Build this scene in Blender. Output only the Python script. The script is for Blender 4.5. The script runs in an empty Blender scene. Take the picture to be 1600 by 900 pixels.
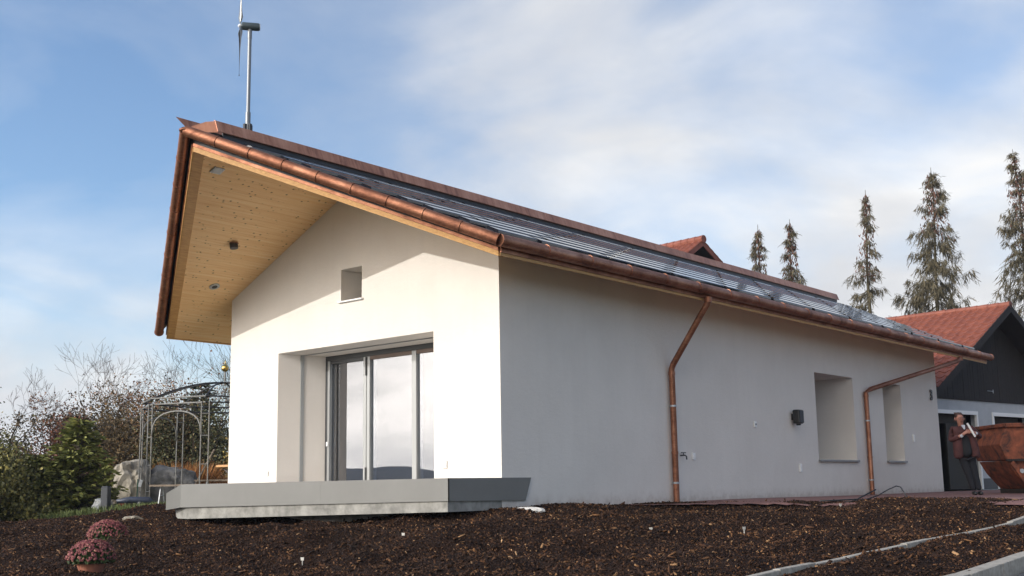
import bpy, math, random
import numpy as np
from mathutils import Vector, Matrix

random.seed(7)
rng = np.random.default_rng(11)
S = bpy.context.scene
COL = S.collection
R = math.radians

# ------------------------------------------------------------------ camera
cam_d = bpy.data.cameras.new("camera")
cam = bpy.data.objects.new("camera", cam_d)
COL.objects.link(cam)
CAM = Vector((11.596, -14.1524, 0.3447))
yaw, pitch, roll, fpx = 0.6752, 0.1681, -0.0168, 1830.87
fw = Vector((-math.sin(yaw) * math.cos(pitch), math.cos(yaw) * math.cos(pitch), math.sin(pitch)))
r0 = Vector((math.cos(yaw), math.sin(yaw), 0))
u0 = r0.cross(fw)
rt = r0 * math.cos(roll) + u0 * math.sin(roll)
up = -r0 * math.sin(roll) + u0 * math.cos(roll)
mw = Matrix((rt, up, -fw)).transposed().to_4x4()
mw.translation = CAM
cam.matrix_world = mw
cam_d.sensor_width = 36
cam_d.lens = fpx / 1600 * 36
cam_d.clip_start = 0.1
cam_d.clip_end = 6000
S.camera = cam

# ------------------------------------------------------------------ light and sky
SUN_EL, SUN_AZ = R(20.5), math.atan2(-0.475, -0.815)      # azimuth: x = sin, y = cos
sun_dir = Vector((math.sin(SUN_AZ) * math.cos(SUN_EL), math.cos(SUN_AZ) * math.cos(SUN_EL), math.sin(SUN_EL)))
sd = bpy.data.lights.new("sun", 'SUN')
sd.energy = 2.0
sd.angle = R(0.5)
sd.color = (1.0, 0.97, 0.92)
sun = bpy.data.objects.new("sun", sd)
COL.objects.link(sun)
sun.rotation_euler = sun_dir.to_track_quat('Z', 'Y').to_euler()
S.view_settings.view_transform = 'Standard'
S.view_settings.look = 'None'
S.view_settings.gamma = 1
S.view_settings.exposure = 0.55


class NT:
    """small helper round a node tree"""
    def __init__(s, tree):
        s.t = tree; s.n = tree.nodes; s.l = tree.links

    def new(s, typ, **kw):
        n = s.n.new(typ)
        for k, v in kw.items():
            if k == 'inp':
                for a, b in v.items():
                    if isinstance(b, bpy.types.NodeSocket):
                        s.l.new(b, n.inputs[a])
                    else:
                        n.inputs[a].default_value = b
            else:
                setattr(n, k, v)
        return n

    def math(s, op, a, b=0.0, clamp=False):
        n = s.new('ShaderNodeMath', operation=op, use_clamp=clamp)
        for i, v in enumerate((a, b)):
            if isinstance(v, bpy.types.NodeSocket): s.l.new(v, n.inputs[i])
            else: n.inputs[i].default_value = v
        return n.outputs[0]

    def ramp(s, fac, stops, interp='LINEAR'):
        n = s.new('ShaderNodeValToRGB')
        n.color_ramp.interpolation = interp
        e = n.color_ramp.elements
        while len(e) < len(stops): e.new(0.5)
        for el, (p, c) in zip(e, stops):
            el.position = p
            el.color = (c, c, c, 1) if isinstance(c, (int, float)) else (*c, 1)
        s.l.new(fac, n.inputs[0])
        return n.outputs[0]

    def mix(s, fac, a, b, mode='MIX'):
        n = s.new('ShaderNodeMix', data_type='RGBA', blend_type=mode)
        for i, v in ((0, fac), (6, a), (7, b)):
            if isinstance(v, bpy.types.NodeSocket): s.l.new(v, n.inputs[i])
            elif i == 0: n.inputs[0].default_value = v
            else: n.inputs[i].default_value = (*v, 1)
        return n.outputs[2]

    def noise(s, vec, scale, detail=4, rough=0.5, dist=0.0):
        n = s.new('ShaderNodeTexNoise')
        n.inputs['Scale'].default_value = scale
        n.inputs['Detail'].default_value = detail
        n.inputs['Roughness'].default_value = rough
        n.inputs['Distortion'].default_value = dist
        if vec is not None: s.l.new(vec, n.inputs['Vector'])
        return n.outputs[0]

    def mapping(s, vec, scale=(1, 1, 1), loc=(0, 0, 0), rot=(0, 0, 0)):
        n = s.new('ShaderNodeMapping')
        n.inputs['Scale'].default_value = scale
        n.inputs['Location'].default_value = loc
        n.inputs['Rotation'].default_value = rot
        s.l.new(vec, n.inputs['Vector'])
        return n.outputs[0]


W = bpy.data.worlds.new("World")
S.world = W
W.use_nodes = True
wt = NT(W.node_tree)
wt.n.clear()
sky = wt.new('ShaderNodeTexSky', sky_type='NISHITA', sun_disc=False, sun_elevation=SUN_EL,
             sun_rotation=SUN_AZ, altitude=500, air_density=1.0, dust_density=0.25, ozone_density=3.0)
bg_sky = wt.new('ShaderNodeBackground', inp={'Color': sky.outputs[0], 'Strength': 0.135})
tc = wt.new('ShaderNodeTexCoord')
sep = wt.new('ShaderNodeSeparateXYZ', inp={0: tc.outputs['Generated']})
den = wt.math('ADD', wt.math('MAXIMUM', sep.outputs[2], 0.0), 0.30)
comb = wt.new('ShaderNodeCombineXYZ', inp={0: wt.math('DIVIDE', sep.outputs[0], den),
                                           1: wt.math('DIVIDE', sep.outputs[1], den)})
CLOUD_OFF = (-23.3, -5.6, -3.5)
pv = wt.mapping(comb.outputs[0], loc=CLOUD_OFF)
n1 = wt.noise(pv, 0.5, 9, 0.50, 0.2)
n2 = wt.noise(wt.mapping(comb.outputs[0], loc=(7.3, 2.2, 4)), 2.3, 8, 0.55, 0.5)
cl = wt.math('ADD', n1, wt.math('MULTIPLY', wt.math('SUBTRACT', n2, 0.5), 0.26))
low = wt.ramp(sep.outputs[2], [(0.0, 0.20), (0.16, 0.09), (0.34, 0.0)])
cover = wt.ramp(wt.math('ADD', cl, low), [(0.43, 0.0), (0.51, 0.26), (0.58, 0.74), (0.63, 1.0)])
n3 = wt.noise(wt.mapping(comb.outputs[0], loc=(1.3, 8.2, 2)), 1.5, 6, 0.55, 0.3)
ccol = wt.ramp(n3, [(0.34, (0.49, 0.50, 0.525)), (0.5, (0.585, 0.59, 0.60)), (0.60, (0.72, 0.715, 0.705))])
# clouds scatter forward: brighter towards the sun
dt = wt.new('ShaderNodeVectorMath', operation='DOT_PRODUCT', inp={0: tc.outputs['Generated'], 1: tuple(sun_dir)})
glow = wt.math('MULTIPLY', wt.math('POWER', wt.math('MAXIMUM', dt.outputs['Value'], 0.0), 1.7), 5.2)
lit = wt.new('ShaderNodeVectorMath', operation='SCALE', inp={0: (0.66, 0.60, 0.53), 'Scale': wt.math('MULTIPLY', glow, wt.ramp(n3, [(0.36, 0.5), (0.5, 1.0), (0.64, 1.35)]))})
csum = wt.new('ShaderNodeVectorMath', operation='ADD', inp={0: ccol, 1: lit.outputs[0]})
bg_cl = wt.new('ShaderNodeBackground', inp={'Color': csum.outputs[0], 'Strength': 1.0})
mixw = wt.new('ShaderNodeMixShader', inp={0: cover, 1: bg_sky.outputs[0], 2: bg_cl.outputs[0]})
wo = wt.new('ShaderNodeOutputWorld', inp={0: mixw.outputs[0]})


# ------------------------------------------------------------------ materials
def material(name, base=(0.5, 0.5, 0.5), rough=0.6, metal=0.0, spec=0.5, build=None):
    m = bpy.data.materials.new(name)
    m.use_nodes = True
    t = NT(m.node_tree)
    b = t.n['Principled BSDF']
    b.inputs['Base Color'].default_value = (*base, 1)
    b.inputs['Roughness'].default_value = rough
    b.inputs['Metallic'].default_value = metal
    b.inputs['Specular IOR Level'].default_value = spec
    if build: build(t, b)
    return m


def pos(t): return t.new('ShaderNodeNewGeometry').outputs['Position']
def objrand(t): return t.new('ShaderNodeObjectInfo').outputs['Random']
def island(t): return t.new('ShaderNodeNewGeometry').outputs['Random Per Island']


def bump(t, b, h, strength=0.3, dist=0.01):
    n = t.new('ShaderNodeBump', inp={'Strength': strength, 'Distance': dist, 'Height': h})
    t.l.new(n.outputs[0], b.inputs['Normal'])


def col(t, b, c): t.l.new(c, b.inputs['Base Color'])


def m_plaster(t, b):
    p = pos(t)
    n = t.noise(p, 0.9, 6, 0.62)
    c = t.ramp(n, [(0.3, (0.685, 0.642, 0.59)), (0.7, (0.745, 0.70, 0.645))])
    streak = t.noise(t.mapping(p, (5.0, 5.0, 0.35)), 1.0, 5, 0.6)
    c = t.mix(t.ramp(streak, [(0.50, 0.0), (0.75, 0.10)]), c, (0.55, 0.51, 0.46))
    z = t.new('ShaderNodeSeparateXYZ', inp={0: p}).outputs[2]
    edge = t.math('ADD', z, t.math('MULTIPLY', t.math('SUBTRACT', t.noise(p, 5.5, 6, 0.7), 0.5), -0.45))
    c = t.mix(t.ramp(edge, [(0.03, 0.42), (0.12, 0.14), (0.24, 0.0)]), c, (0.30, 0.23, 0.18))
    col(t, b, c)
    h = t.math('ADD', t.noise(p, 150, 4, 0.7), t.math('MULTIPLY', t.noise(t.mapping(p, (1, 1, 2.2)), 7, 5, 0.65), 2.2))
    bump(t, b, h, 0.5, 0.005)


def m_copper(t, b):
    p = pos(t)
    n = t.noise(p, 2.2, 6, 0.65, 0.4)
    s = t.noise(t.mapping(p, (14, 14, 60)), 1.0, 4, 0.6)
    f = t.math('ADD', t.math('MULTIPLY', n, 0.7), t.math('MULTIPLY', s, 0.35))
    c = t.ramp(f, [(0.34, (0.11, 0.044, 0.028)), (0.50, (0.30, 0.128, 0.074)), (0.70, (0.52, 0.255, 0.155))])
    c = t.mix(t.math('MULTIPLY', objrand(t), 0.30), c, (0.30, 0.13, 0.08))
    col(t, b, c)
    t.l.new(t.ramp(n, [(0.3, 0.62), (0.7, 0.42)]), b.inputs['Roughness'])
    bump(t, b, n, 0.15, 0.01)


def m_copper2(t, b):
    p = pos(t)
    n = t.noise(p, 1.6, 6, 0.65, 0.4)
    st = t.noise(t.mapping(p, (1, 9, 1.2)), 1.0, 5, 0.7)
    f = t.math('ADD', t.math('MULTIPLY', n, 0.55), t.math('MULTIPLY', st, 0.5))
    c = t.ramp(f, [(0.36, (0.20, 0.075, 0.042)), (0.50, (0.46, 0.195, 0.110)), (0.66, (0.64, 0.32, 0.20))])
    c = t.mix(t.math('MULTIPLY', objrand(t), 0.25), c, (0.36, 0.15, 0.10))
    col(t, b, c)
    bump(t, b, n, 0.2, 0.01)


def m_soffit(t, b):
    p = pos(t)
    r = objrand(t)
    off = t.new('ShaderNodeCombineXYZ', inp={0: t.math('MULTIPLY', r, 37.0), 1: t.math('MULTIPLY', r, 91.0)}).outputs[0]
    q = t.new('ShaderNodeVectorMath', operation='ADD', inp={0: p, 1: off}).outputs[0]
    g = t.noise(t.mapping(q, (22, 0.9, 22)), 1.0, 5, 0.6, 0.6)
    c = t.ramp(g, [(0.3, (0.82, 0.50, 0.23)), (0.55, (0.91, 0.62, 0.32)), (0.75, (0.94, 0.70, 0.40))])
    c = t.mix(t.math('MULTIPLY', r, 0.28), c, (0.82, 0.48, 0.19))
    vor = t.new('ShaderNodeTexVoronoi', inp={'Vector': t.mapping(q, (9.0, 7.0, 9.0)), 'Scale': 1.0, 'Randomness': 1.0})
    k = t.ramp(vor.outputs['Distance'], [(0.09, 1.0), (0.20, 0.0)])
    sel = t.ramp(t.noise(q, 1.9, 2, 0.5), [(0.36, 0.45), (0.5, 1.0)])
    c = t.mix(t.math('MULTIPLY', t.math('MULTIPLY', k, sel), 0.85), c, (0.16, 0.065, 0.025))
    col(t, b, c)


def m_trim(t, b):
    p = pos(t)
    g = t.noise(t.mapping(p, (20, 4, 40)), 1.0, 5, 0.6, 0.6)
    col(t, b, t.ramp(g, [(0.3, (0.44, 0.22, 0.07)), (0.7, (0.62, 0.36, 0.13))]))


def m_mulch(t, b):
    p = pos(t)
    a = t.noise(p, 28, 6, 0.7)
    v = t.new('ShaderNodeTexVoronoi', inp={'Vector': t.mapping(p, (1, 1, 1)), 'Scale': 34.0}).outputs['Distance']
    c = t.ramp(a, [(0.3, (0.009, 0.005, 0.0035)), (0.55, (0.024, 0.012, 0.008)), (0.75, (0.06, 0.029, 0.016))])
    col(t, b, c)
    bump(t, b, t.math('ADD', a, t.math('MULTIPLY', v, 0.8)), 1.0, 0.03)


def m_chip(t, b):
    r = island(t)
    c = t.ramp(r, [(0.0, (0.013, 0.007, 0.005)), (0.45, (0.031, 0.015, 0.009)), (0.72, (0.064, 0.030, 0.016)),
                   (0.9, (0.125, 0.058, 0.026)), (0.97, (0.23, 0.115, 0.05)), (1.0, (0.44, 0.27, 0.14))])
    damp = t.ramp(t.noise(pos(t), 0.8, 5, 0.6), [(0.38, 0.5), (0.6, 0.0)])
    c = t.mix(damp, c, (0.016, 0.010, 0.008))
    col(t, b, c)


def m_leafy(stops, trans=0.0):
    def f(t, b):
        col(t, b, t.ramp(island(t), stops))
        b.inputs['Transmission Weight'].default_value = 0
        b.inputs['Subsurface Weight'].default_value = trans
    return f


def m_noise2(c1, c2, scale, bs=0.0, bd=0.01, stretch=(1, 1, 1), lo=0.35, hi=0.65):
    def f(t, b):
        n = t.noise(t.mapping(pos(t), stretch), scale, 6, 0.62, 0.2)
        col(t, b, t.ramp(n, [(lo, c1), (hi, c2)]))
        if bs: bump(t, b, n, bs, bd)
    return f


def m_tile(t, b):
    p = pos(t)
    n = t.noise(p, 3.0, 5, 0.6)
    c = t.ramp(n, [(0.3, (0.18, 0.056, 0.036)), (0.7, (0.28, 0.092, 0.056))])
    col(t, b, t.mix(t.math('MULTIPLY', objrand(t), 0.45), c, (0.17, 0.05, 0.032)))


def m_rust(t, b):
    p = pos(t)
    n = t.noise(p, 4.0, 8, 0.68, 0.5)
    c = t.ramp(n, [(0.36, (0.030, 0.014, 0.010)), (0.47, (0.14, 0.040, 0.018)), (0.62, (0.25, 0.068, 0.028)), (0.75, (0.34, 0.12, 0.06))])
    col(t, b, c)
    bump(t, b, n, 0.4, 0.02)


def m_paving(t, b):
    p = pos(t)
    br = t.new('ShaderNodeTexBrick', inp={'Vector': p, 'Color1': (0.20, 0.085, 0.07, 1), 'Color2': (0.26, 0.12, 0.10, 1),
               'Mortar': (0.10, 0.06, 0.05, 1), 'Scale': 1.0, 'Mortar Size': 0.008, 'Brick Width': 0.2, 'Row Height': 0.1})
    n = t.noise(p, 2.0, 5, 0.6)
    col(t, b, t.mix(t.math('MULTIPLY', n, 0.5), br.outputs[0], (0.15, 0.075, 0.065)))


def m_hill(t, b):
    p = pos(t)
    n = t.noise(p, 0.02, 8, 0.7)
    col(t, b, t.ramp(n, [(0.35, (0.10, 0.115, 0.14)), (0.55, (0.17, 0.165, 0.165)), (0.7, (0.24, 0.215, 0.18))]))  # aerial haze partly put into the colour, paler and bluer


M = {}
M['plaster'] = material('plaster', rough=0.95, spec=0.15, build=m_plaster)
M['copper'] = material('copper', rough=0.45, metal=0.82, build=m_copper)
M['copper_bright'] = material('copper_sheet', rough=0.5, metal=0.45, build=m_copper2)
M['soffit'] = material('soffit_wood', rough=0.6, spec=0.3, build=m_soffit)
M['trim'] = material('trim_wood', rough=0.55, spec=0.4, build=m_trim)
M['tube'] = material('tube_glass', (0.012, 0.013, 0.018), 0.035, 0.0, 1.0)
M['roofing'] = material('roofing', (0.022, 0.022, 0.025), 0.45)
M['band'] = material('grey_metal', rough=0.42, spec=0.4, build=m_noise2((0.165, 0.162, 0.150), (0.182, 0.179, 0.166), 1.5))
M['concrete'] = material('concrete', rough=0.9, build=m_noise2((0.17, 0.165, 0.15), (0.33, 0.32, 0.29), 4.5, 0.5, 0.015))
M['palepaving'] = material('pale_paving', rough=0.85, build=m_noise2((0.46, 0.44, 0.40), (0.55, 0.53, 0.49), 5))
M['frame'] = material('window_aluminium', (0.33, 0.335, 0.33), 0.35, 0.35)
M['bronze'] = material('bronze_rail', (0.17, 0.12, 0.095), 0.5, 0.2)
M['dark_frame'] = material('dark_window_frame', (0.05, 0.052, 0.055), 0.4, 0.2)
M['room'] = material('room', (0.50, 0.46, 0.42), 0.9)
M['curtain'] = material('brown_curtain', (0.20, 0.10, 0.055), 0.9)
M['white'] = material('white_plastic', (0.80, 0.80, 0.79), 0.4)
M['labelwhite'] = material('label_plastic', (0.50, 0.48, 0.43), 0.6)
M['sill'] = material('grey_sill', (0.23, 0.23, 0.23), 0.4, 0.3)
M['black'] = material('black_plastic', (0.018, 0.018, 0.018), 0.45)
M['steel'] = material('galvanised_steel', rough=0.42, metal=0.7, build=m_noise2((0.36, 0.38, 0.40), (0.5, 0.52, 0.54), 20))
M['ironwork'] = material('grey_ironwork', (0.20, 0.195, 0.18), 0.55, 0.2)
M['darkiron'] = material('dark_ironwork', (0.035, 0.035, 0.038), 0.55, 0.2)
M['polesteel'] = material('pole_steel', (0.20, 0.21, 0.22), 0.45, 0.5)
M['turbine'] = material('turbine_grey', (0.075, 0.095, 0.10), 0.4)
M['mulch'] = material('mulch', rough=0.95, spec=0.15, build=m_mulch)
M['chip'] = material('bark_chip', rough=0.85, spec=0.2, build=m_chip)
M['paving'] = material('paving', rough=0.85, build=m_paving)
M['kerb'] = material('kerb_stone', rough=0.9, build=m_noise2((0.25, 0.23, 0.195), (0.40, 0.37, 0.32), 14, 0.4, 0.01))
M['asphalt'] = material('asphalt', rough=0.85, build=m_noise2((0.075, 0.076, 0.078), (0.12, 0.12, 0.122), 60, 0.4, 0.006))
M['lawn'] = material('lawn', rough=0.95, build=m_noise2((0.075, 0.085, 0.03), (0.13, 0.13, 0.06), 1.1, 0.3, 0.05))
M['hill'] = material('hill', rough=1.0, spec=0.0, build=m_hill)
M['tile'] = material('roof_tile', rough=0.6, spec=0.35, build=m_tile)
M['darkwood'] = material('dark_wood', rough=0.8, build=m_noise2((0.010, 0.007, 0.006), (0.026, 0.018, 0.015), 8, 0.3, 0.01, (6, 6, 0.6)))
M['bluewhite'] = material('pale_render', rough=0.9, build=m_noise2((0.40, 0.42, 0.44), (0.46, 0.48, 0.50), 2))
M['dimgrey'] = material('dark_plinth', (0.10, 0.10, 0.105), 0.8)
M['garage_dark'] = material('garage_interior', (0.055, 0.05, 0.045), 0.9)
M['rust'] = material('rusty_orange_steel', rough=0.7, metal=0.1, build=m_rust)
M['bark'] = material('tree_bark', rough=0.95, build=m_noise2((0.045, 0.034, 0.026), (0.10, 0.08, 0.06), 6))
M['twig'] = material('twig', rough=0.9, build=m_noise2((0.04, 0.028, 0.022), (0.085, 0.06, 0.05), 6))
M['mossbark'] = material('lichen_bark', rough=0.95, build=m_noise2((0.045, 0.036, 0.020), (0.10, 0.083, 0.045), 5))
M['spruce'] = material('spruce_needles', rough=0.8, build=m_leafy([(0, (0.052, 0.046, 0.022)), (0.55, (0.105, 0.085, 0.045)), (1, (0.16, 0.13, 0.075))]))
M['cone'] = material('spruce_cones', rough=0.8, build=m_leafy([(0, (0.07, 0.030, 0.020)), (0.6, (0.125, 0.058, 0.038)), (1, (0.17, 0.09, 0.06))]))
M['conifer'] = material('conifer_green', rough=0.75, build=m_leafy([(0, (0.07, 0.085, 0.016)), (0.6, (0.155, 0.17, 0.034)), (1, (0.27, 0.26, 0.065))]))
M['darkconifer'] = material('dark_conifer', rough=0.8, build=m_leafy([(0, (0.012, 0.020, 0.010)), (0.6, (0.028, 0.038, 0.018)), (1, (0.05, 0.06, 0.03))]))
M['hedge'] = material('hedge_leaf', rough=0.7, build=m_leafy([(0, (0.045, 0.046, 0.012)), (0.5, (0.10, 0.10, 0.026)), (0.85, (0.20, 0.18, 0.045)), (1, (0.34, 0.28, 0.08))]))
M['brownleaf'] = material('brown_leaf', rough=0.7, build=m_leafy([(0, (0.10, 0.042, 0.018)), (0.6, (0.20, 0.085, 0.03)), (1, (0.34, 0.17, 0.07))]))
M['redleaf'] = material('red_leaf', rough=0.7, build=m_leafy([(0, (0.13, 0.034, 0.016)), (0.6, (0.25, 0.068, 0.03)), (1, (0.36, 0.13, 0.05))]))
M['yellowleaf'] = material('yellow_leaf', rough=0.7, build=m_leafy([(0, (0.10, 0.075, 0.016)), (0.6, (0.22, 0.15, 0.03)), (1, (0.38, 0.28, 0.07))]))
M['orangegrass'] = material('orange_grass', rough=0.8, build=m_leafy([(0, (0.17, 0.062, 0.014)), (0.6, (0.33, 0.13, 0.03)), (1, (0.46, 0.23, 0.07))]))
M['mixedbush'] = material('mixed_bush', rough=0.8, build=m_leafy([(0, (0.045, 0.032, 0.016)), (0.5, (0.09, 0.062, 0.028)), (0.85, (0.14, 0.095, 0.035)), (1, (0.26, 0.14, 0.05))]))
M['redbrown'] = material('red_brown_bush', rough=0.8, build=m_leafy([(0, (0.05, 0.028, 0.018)), (0.5, (0.10, 0.045, 0.026)), (0.85, (0.19, 0.065, 0.035)), (1, (0.3, 0.11, 0.05))]))
M['greenbush'] = material('green_brown_bush', rough=0.8, build=m_leafy([(0, (0.026, 0.030, 0.013)), (0.5, (0.055, 0.060, 0.022)), (0.85, (0.10, 0.095, 0.034)), (1, (0.17, 0.12, 0.045))]))
M['goldbush'] = material('golden_green_bush', rough=0.8, build=m_leafy([(0, (0.045, 0.042, 0.014)), (0.5, (0.095, 0.085, 0.026)), (0.85, (0.17, 0.14, 0.04)), (1, (0.27, 0.18, 0.06))]))
M['grass'] = material('grass_blade', rough=0.8, build=m_leafy([(0, (0.05, 0.075, 0.02)), (1, (0.14, 0.17, 0.05))]))
M['petal'] = material('flower_petal', rough=0.7, build=m_leafy([(0, (0.12, 0.020, 0.030)), (0.55, (0.20, 0.045, 0.052)), (0.88, (0.32, 0.11, 0.085)), (1, (0.44, 0.24, 0.16))]))
M['flowerleaf'] = material('flower_leaf', rough=0.7, build=m_leafy([(0, (0.022, 0.035, 0.010)), (1, (0.07, 0.10, 0.025))]))
M['terracotta'] = material('terracotta', rough=0.8, build=m_noise2((0.27, 0.095, 0.055), (0.36, 0.14, 0.085), 9))
M['rock'] = material('rock', rough=0.95, build=m_noise2((0.13, 0.115, 0.09), (0.42, 0.375, 0.30), 3.2, 0.9, 0.06, (1, 1, 0.6)))
M['rockdark'] = material('dark_rock', rough=0.95, build=m_noise2((0.06, 0.06, 0.058), (0.16, 0.155, 0.15), 3.2, 0.9, 0.06))
M['slate'] = material('slate_post', (0.05, 0.053, 0.06), 0.7)
M['bluegrey'] = material('blue_grey_plastic', (0.045, 0.055, 0.085), 0.45)
M['greyhump'] = material('grey_cover', rough=0.7, build=m_noise2((0.12, 0.13, 0.14), (0.34, 0.34, 0.33), 5))
M['greenpole'] = material('green_pole', (0.02, 0.10, 0.055), 0.5)
M['oldwood'] = material('old_wood', rough=0.9, build=m_noise2((0.13, 0.10, 0.075), (0.26, 0.21, 0.16), 12, 0.3, 0.01, (1, 1, 4)))
M['tabletop'] = material('orange_table', (0.56, 0.30, 0.12), 0.5)
M['tablebase'] = material('mauve_table_base', (0.16, 0.135, 0.135), 0.6)
M['gold'] = material('gold_ball', (0.62, 0.42, 0.12), 0.28, 1.0)
M['skin'] = material('skin', (0.34, 0.155, 0.11), 0.6)
M['jacket'] = material('maroon_jacket', rough=0.85, build=m_noise2((0.040, 0.012, 0.012), (0.075, 0.022, 0.021), 9, 0.5, 0.02))
M['trousers'] = material('dark_trousers', (0.008, 0.009, 0.014), 0.9)
M['sweater'] = material('black_sweater', (0.010, 0.011, 0.014), 0.9)
M['shirt'] = material('pale_shirt', (0.40, 0.42, 0.46), 0.8)
M['paper'] = material('white_paper', (0.70, 0.70, 0.69), 0.8)
M['hair'] = material('brown_hair', (0.05, 0.022, 0.014), 0.7)
M['rubber'] = material('black_hose', (0.012, 0.014, 0.016), 0.5)
M['teal'] = material('pale_green_fabric', (0.42, 0.56, 0.48), 0.9)
M['whitestone'] = material('white_stone', (0.62, 0.60, 0.56), 0.9)


def m_glass(name, refl, tint):
    m = bpy.data.materials.new(name); m.use_nodes = True
    t = NT(m.node_tree); t.n.clear()
    g = t.new('ShaderNodeBsdfGlossy', inp={'Color': (0.93, 0.95, 1.0, 1), 'Roughness': 0.004})
    tr = t.new('ShaderNodeBsdfTransparent', inp={'Color': (*tint, 1)})
    fr = t.new('ShaderNodeFresnel', inp={'IOR': 1.5})
    f = t.math('ADD', fr.outputs[0], refl, clamp=True)
    mx = t.new('ShaderNodeMixShader', inp={0: f, 1: tr.outputs[0], 2: g.outputs[0]})
    t.new('ShaderNodeOutputMaterial', inp={0: mx.outputs[0]})
    return m


M['glass'] = m_glass('coated_glass', 0.20, (0.62, 0.66, 0.70))


# ------------------------------------------------------------------ mesh helpers
class MB:
    def __init__(s): s.v = []; s.f = []; s.m = []

    def add(s, vs, fs, mi=0):
        o = len(s.v)
        s.v += [tuple(p) for p in vs]
        s.f += [tuple(i + o for i in f) for f in fs]
        s.m += [mi] * len(fs)
        return s

    def hexa(s, b, t, mi=0):
        n = len(b)
        fs = [tuple(range(n))[::-1], tuple(range(n, 2 * n))]
        fs += [(i, (i + 1) % n, n + (i + 1) % n, n + i) for i in range(n)]
        return s.add(list(b) + list(t), fs, mi)

    def prism(s, poly, vec, mi=0):
        vec = Vector(vec)
        return s.hexa([Vector(p) for p in poly], [Vector(p) + vec for p in poly], mi)

    def box(s, c, d, mi=0, rz=0.0, rx=0.0, ry=0.0):
        mt = Matrix.Rotation(rz, 3, 'Z') @ Matrix.Rotation(ry, 3, 'Y') @ Matrix.Rotation(rx, 3, 'X')
        x, y, z = (k / 2 for k in d)
        vs = [Vector(c) + mt @ Vector(p) for p in ((-x, -y, -z), (x, -y, -z), (x, y, -z), (-x, y, -z), (-x, -y, z), (x, -y, z), (x, y, z), (-x, y, z))]
        return s.hexa(vs[:4], vs[4:], mi)

    def beam(s, p0, p1, w, h, upv=(0, 0, 1), mi=0):
        p0, p1 = Vector(p0), Vector(p1)
        d = (p1 - p0).normalized(); upv = Vector(upv)
        a = d.cross(upv).normalized(); b = a.cross(d).normalized()
        q = [a * (w / 2) + b * (h / 2), -a * (w / 2) + b * (h / 2), -a * (w / 2) - b * (h / 2), a * (w / 2) - b * (h / 2)]
        return s.hexa([p0 + k for k in q], [p1 + k for k in q], mi)

    def tube(s, pts, rad, n=8, mi=0, caps=True):
        pts = [Vector(p) for p in pts]
        if isinstance(rad, (int, float)): rad = [rad] * len(pts)
        vs = []; fs = []
        pa = None
        for i, p in enumerate(pts):
            d = (pts[min(i + 1, len(pts) - 1)] - pts[max(i - 1, 0)])
            d = d.normalized() if d.length > 1e-9 else Vector((0, 0, 1))
            if pa is None:
                ref = Vector((0, 0, 1)) if abs(d.z) < 0.9 else Vector((1, 0, 0))
                a = d.cross(ref).normalized()
            else:
                a = (pa - d * pa.dot(d)).normalized()
            pa = a; b = d.cross(a)
            for k in range(n):
                t = 2 * math.pi * k / n
                vs.append(p + (a * math.cos(t) + b * math.sin(t)) * rad[i])
        for i in range(len(pts) - 1):
            for k in range(n):
                fs.append((i * n + k, i * n + (k + 1) % n, (i + 1) * n + (k + 1) % n, (i + 1) * n + k))
        if caps:
            fs.append(tuple(range(n))[::-1]); fs.append(tuple((len(pts) - 1) * n + k for k in range(n)))
        return s.add(vs, fs, mi)

    def lathe(s, prof, c=(0, 0, 0), n=20, mi=0):
        vs = [(c[0] + r * math.cos(2 * math.pi * k / n), c[1] + r * math.sin(2 * math.pi * k / n), c[2] + z) for r, z in prof for k in range(n)]
        fs = [(i * n + k, i * n + (k + 1) % n, (i + 1) * n + (k + 1) % n, (i + 1) * n + k) for i in range(len(prof) - 1) for k in range(n)]
        fs.append(tuple(range(n))[::-1]); fs.append(tuple((len(prof) - 1) * n + k for k in range(n)))
        return s.add(vs, fs, mi)

    def build(s, name, mats, parent=None, smooth=False, bevel=0.0):
        me = bpy.data.meshes.new(name)
        me.from_pydata(s.v, [], s.f)
        if not isinstance(mats, (list, tuple)): mats = [mats]
        for m in mats: me.materials.append(M[m])
        if len(mats) > 1: me.polygons.foreach_set('material_index', s.m)
        return link(name, me, parent, smooth, bevel)


def link(name, me, parent=None, smooth=False, bevel=0.0):
    me.update()
    if smooth: me.polygons.foreach_set('use_smooth', [True] * len(me.polygons))
    o = bpy.data.objects.new(name, me)
    COL.objects.link(o)
    if parent:
        o.parent = parent
        o.matrix_parent_inverse = parent_inv(parent)
    if bevel:
        md = o.modifiers.new('bevel', 'BEVEL'); md.width = bevel; md.segments = 2; md.limit_method = 'ANGLE'
    return o


def world_of(p):
    m = p.matrix_parent_inverse @ p.matrix_basis if p.parent else p.matrix_basis.copy()
    return world_of(p.parent) @ m if p.parent else m


def parent_inv(p): return world_of(p).inverted()


def thing(name, label, cat, loc=(0, 0, 0), group=None):
    o = bpy.data.objects.new(name, None)
    COL.objects.link(o); o.location = loc; o.empty_display_size = 0.2
    return tag(o, label, cat, group)


def tag(o, label=None, cat=None, group=None, kind=None):
    if label: o['label'] = label
    if cat: o['category'] = cat
    if group: o['group'] = group
    if kind: o['kind'] = kind
    return o


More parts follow.
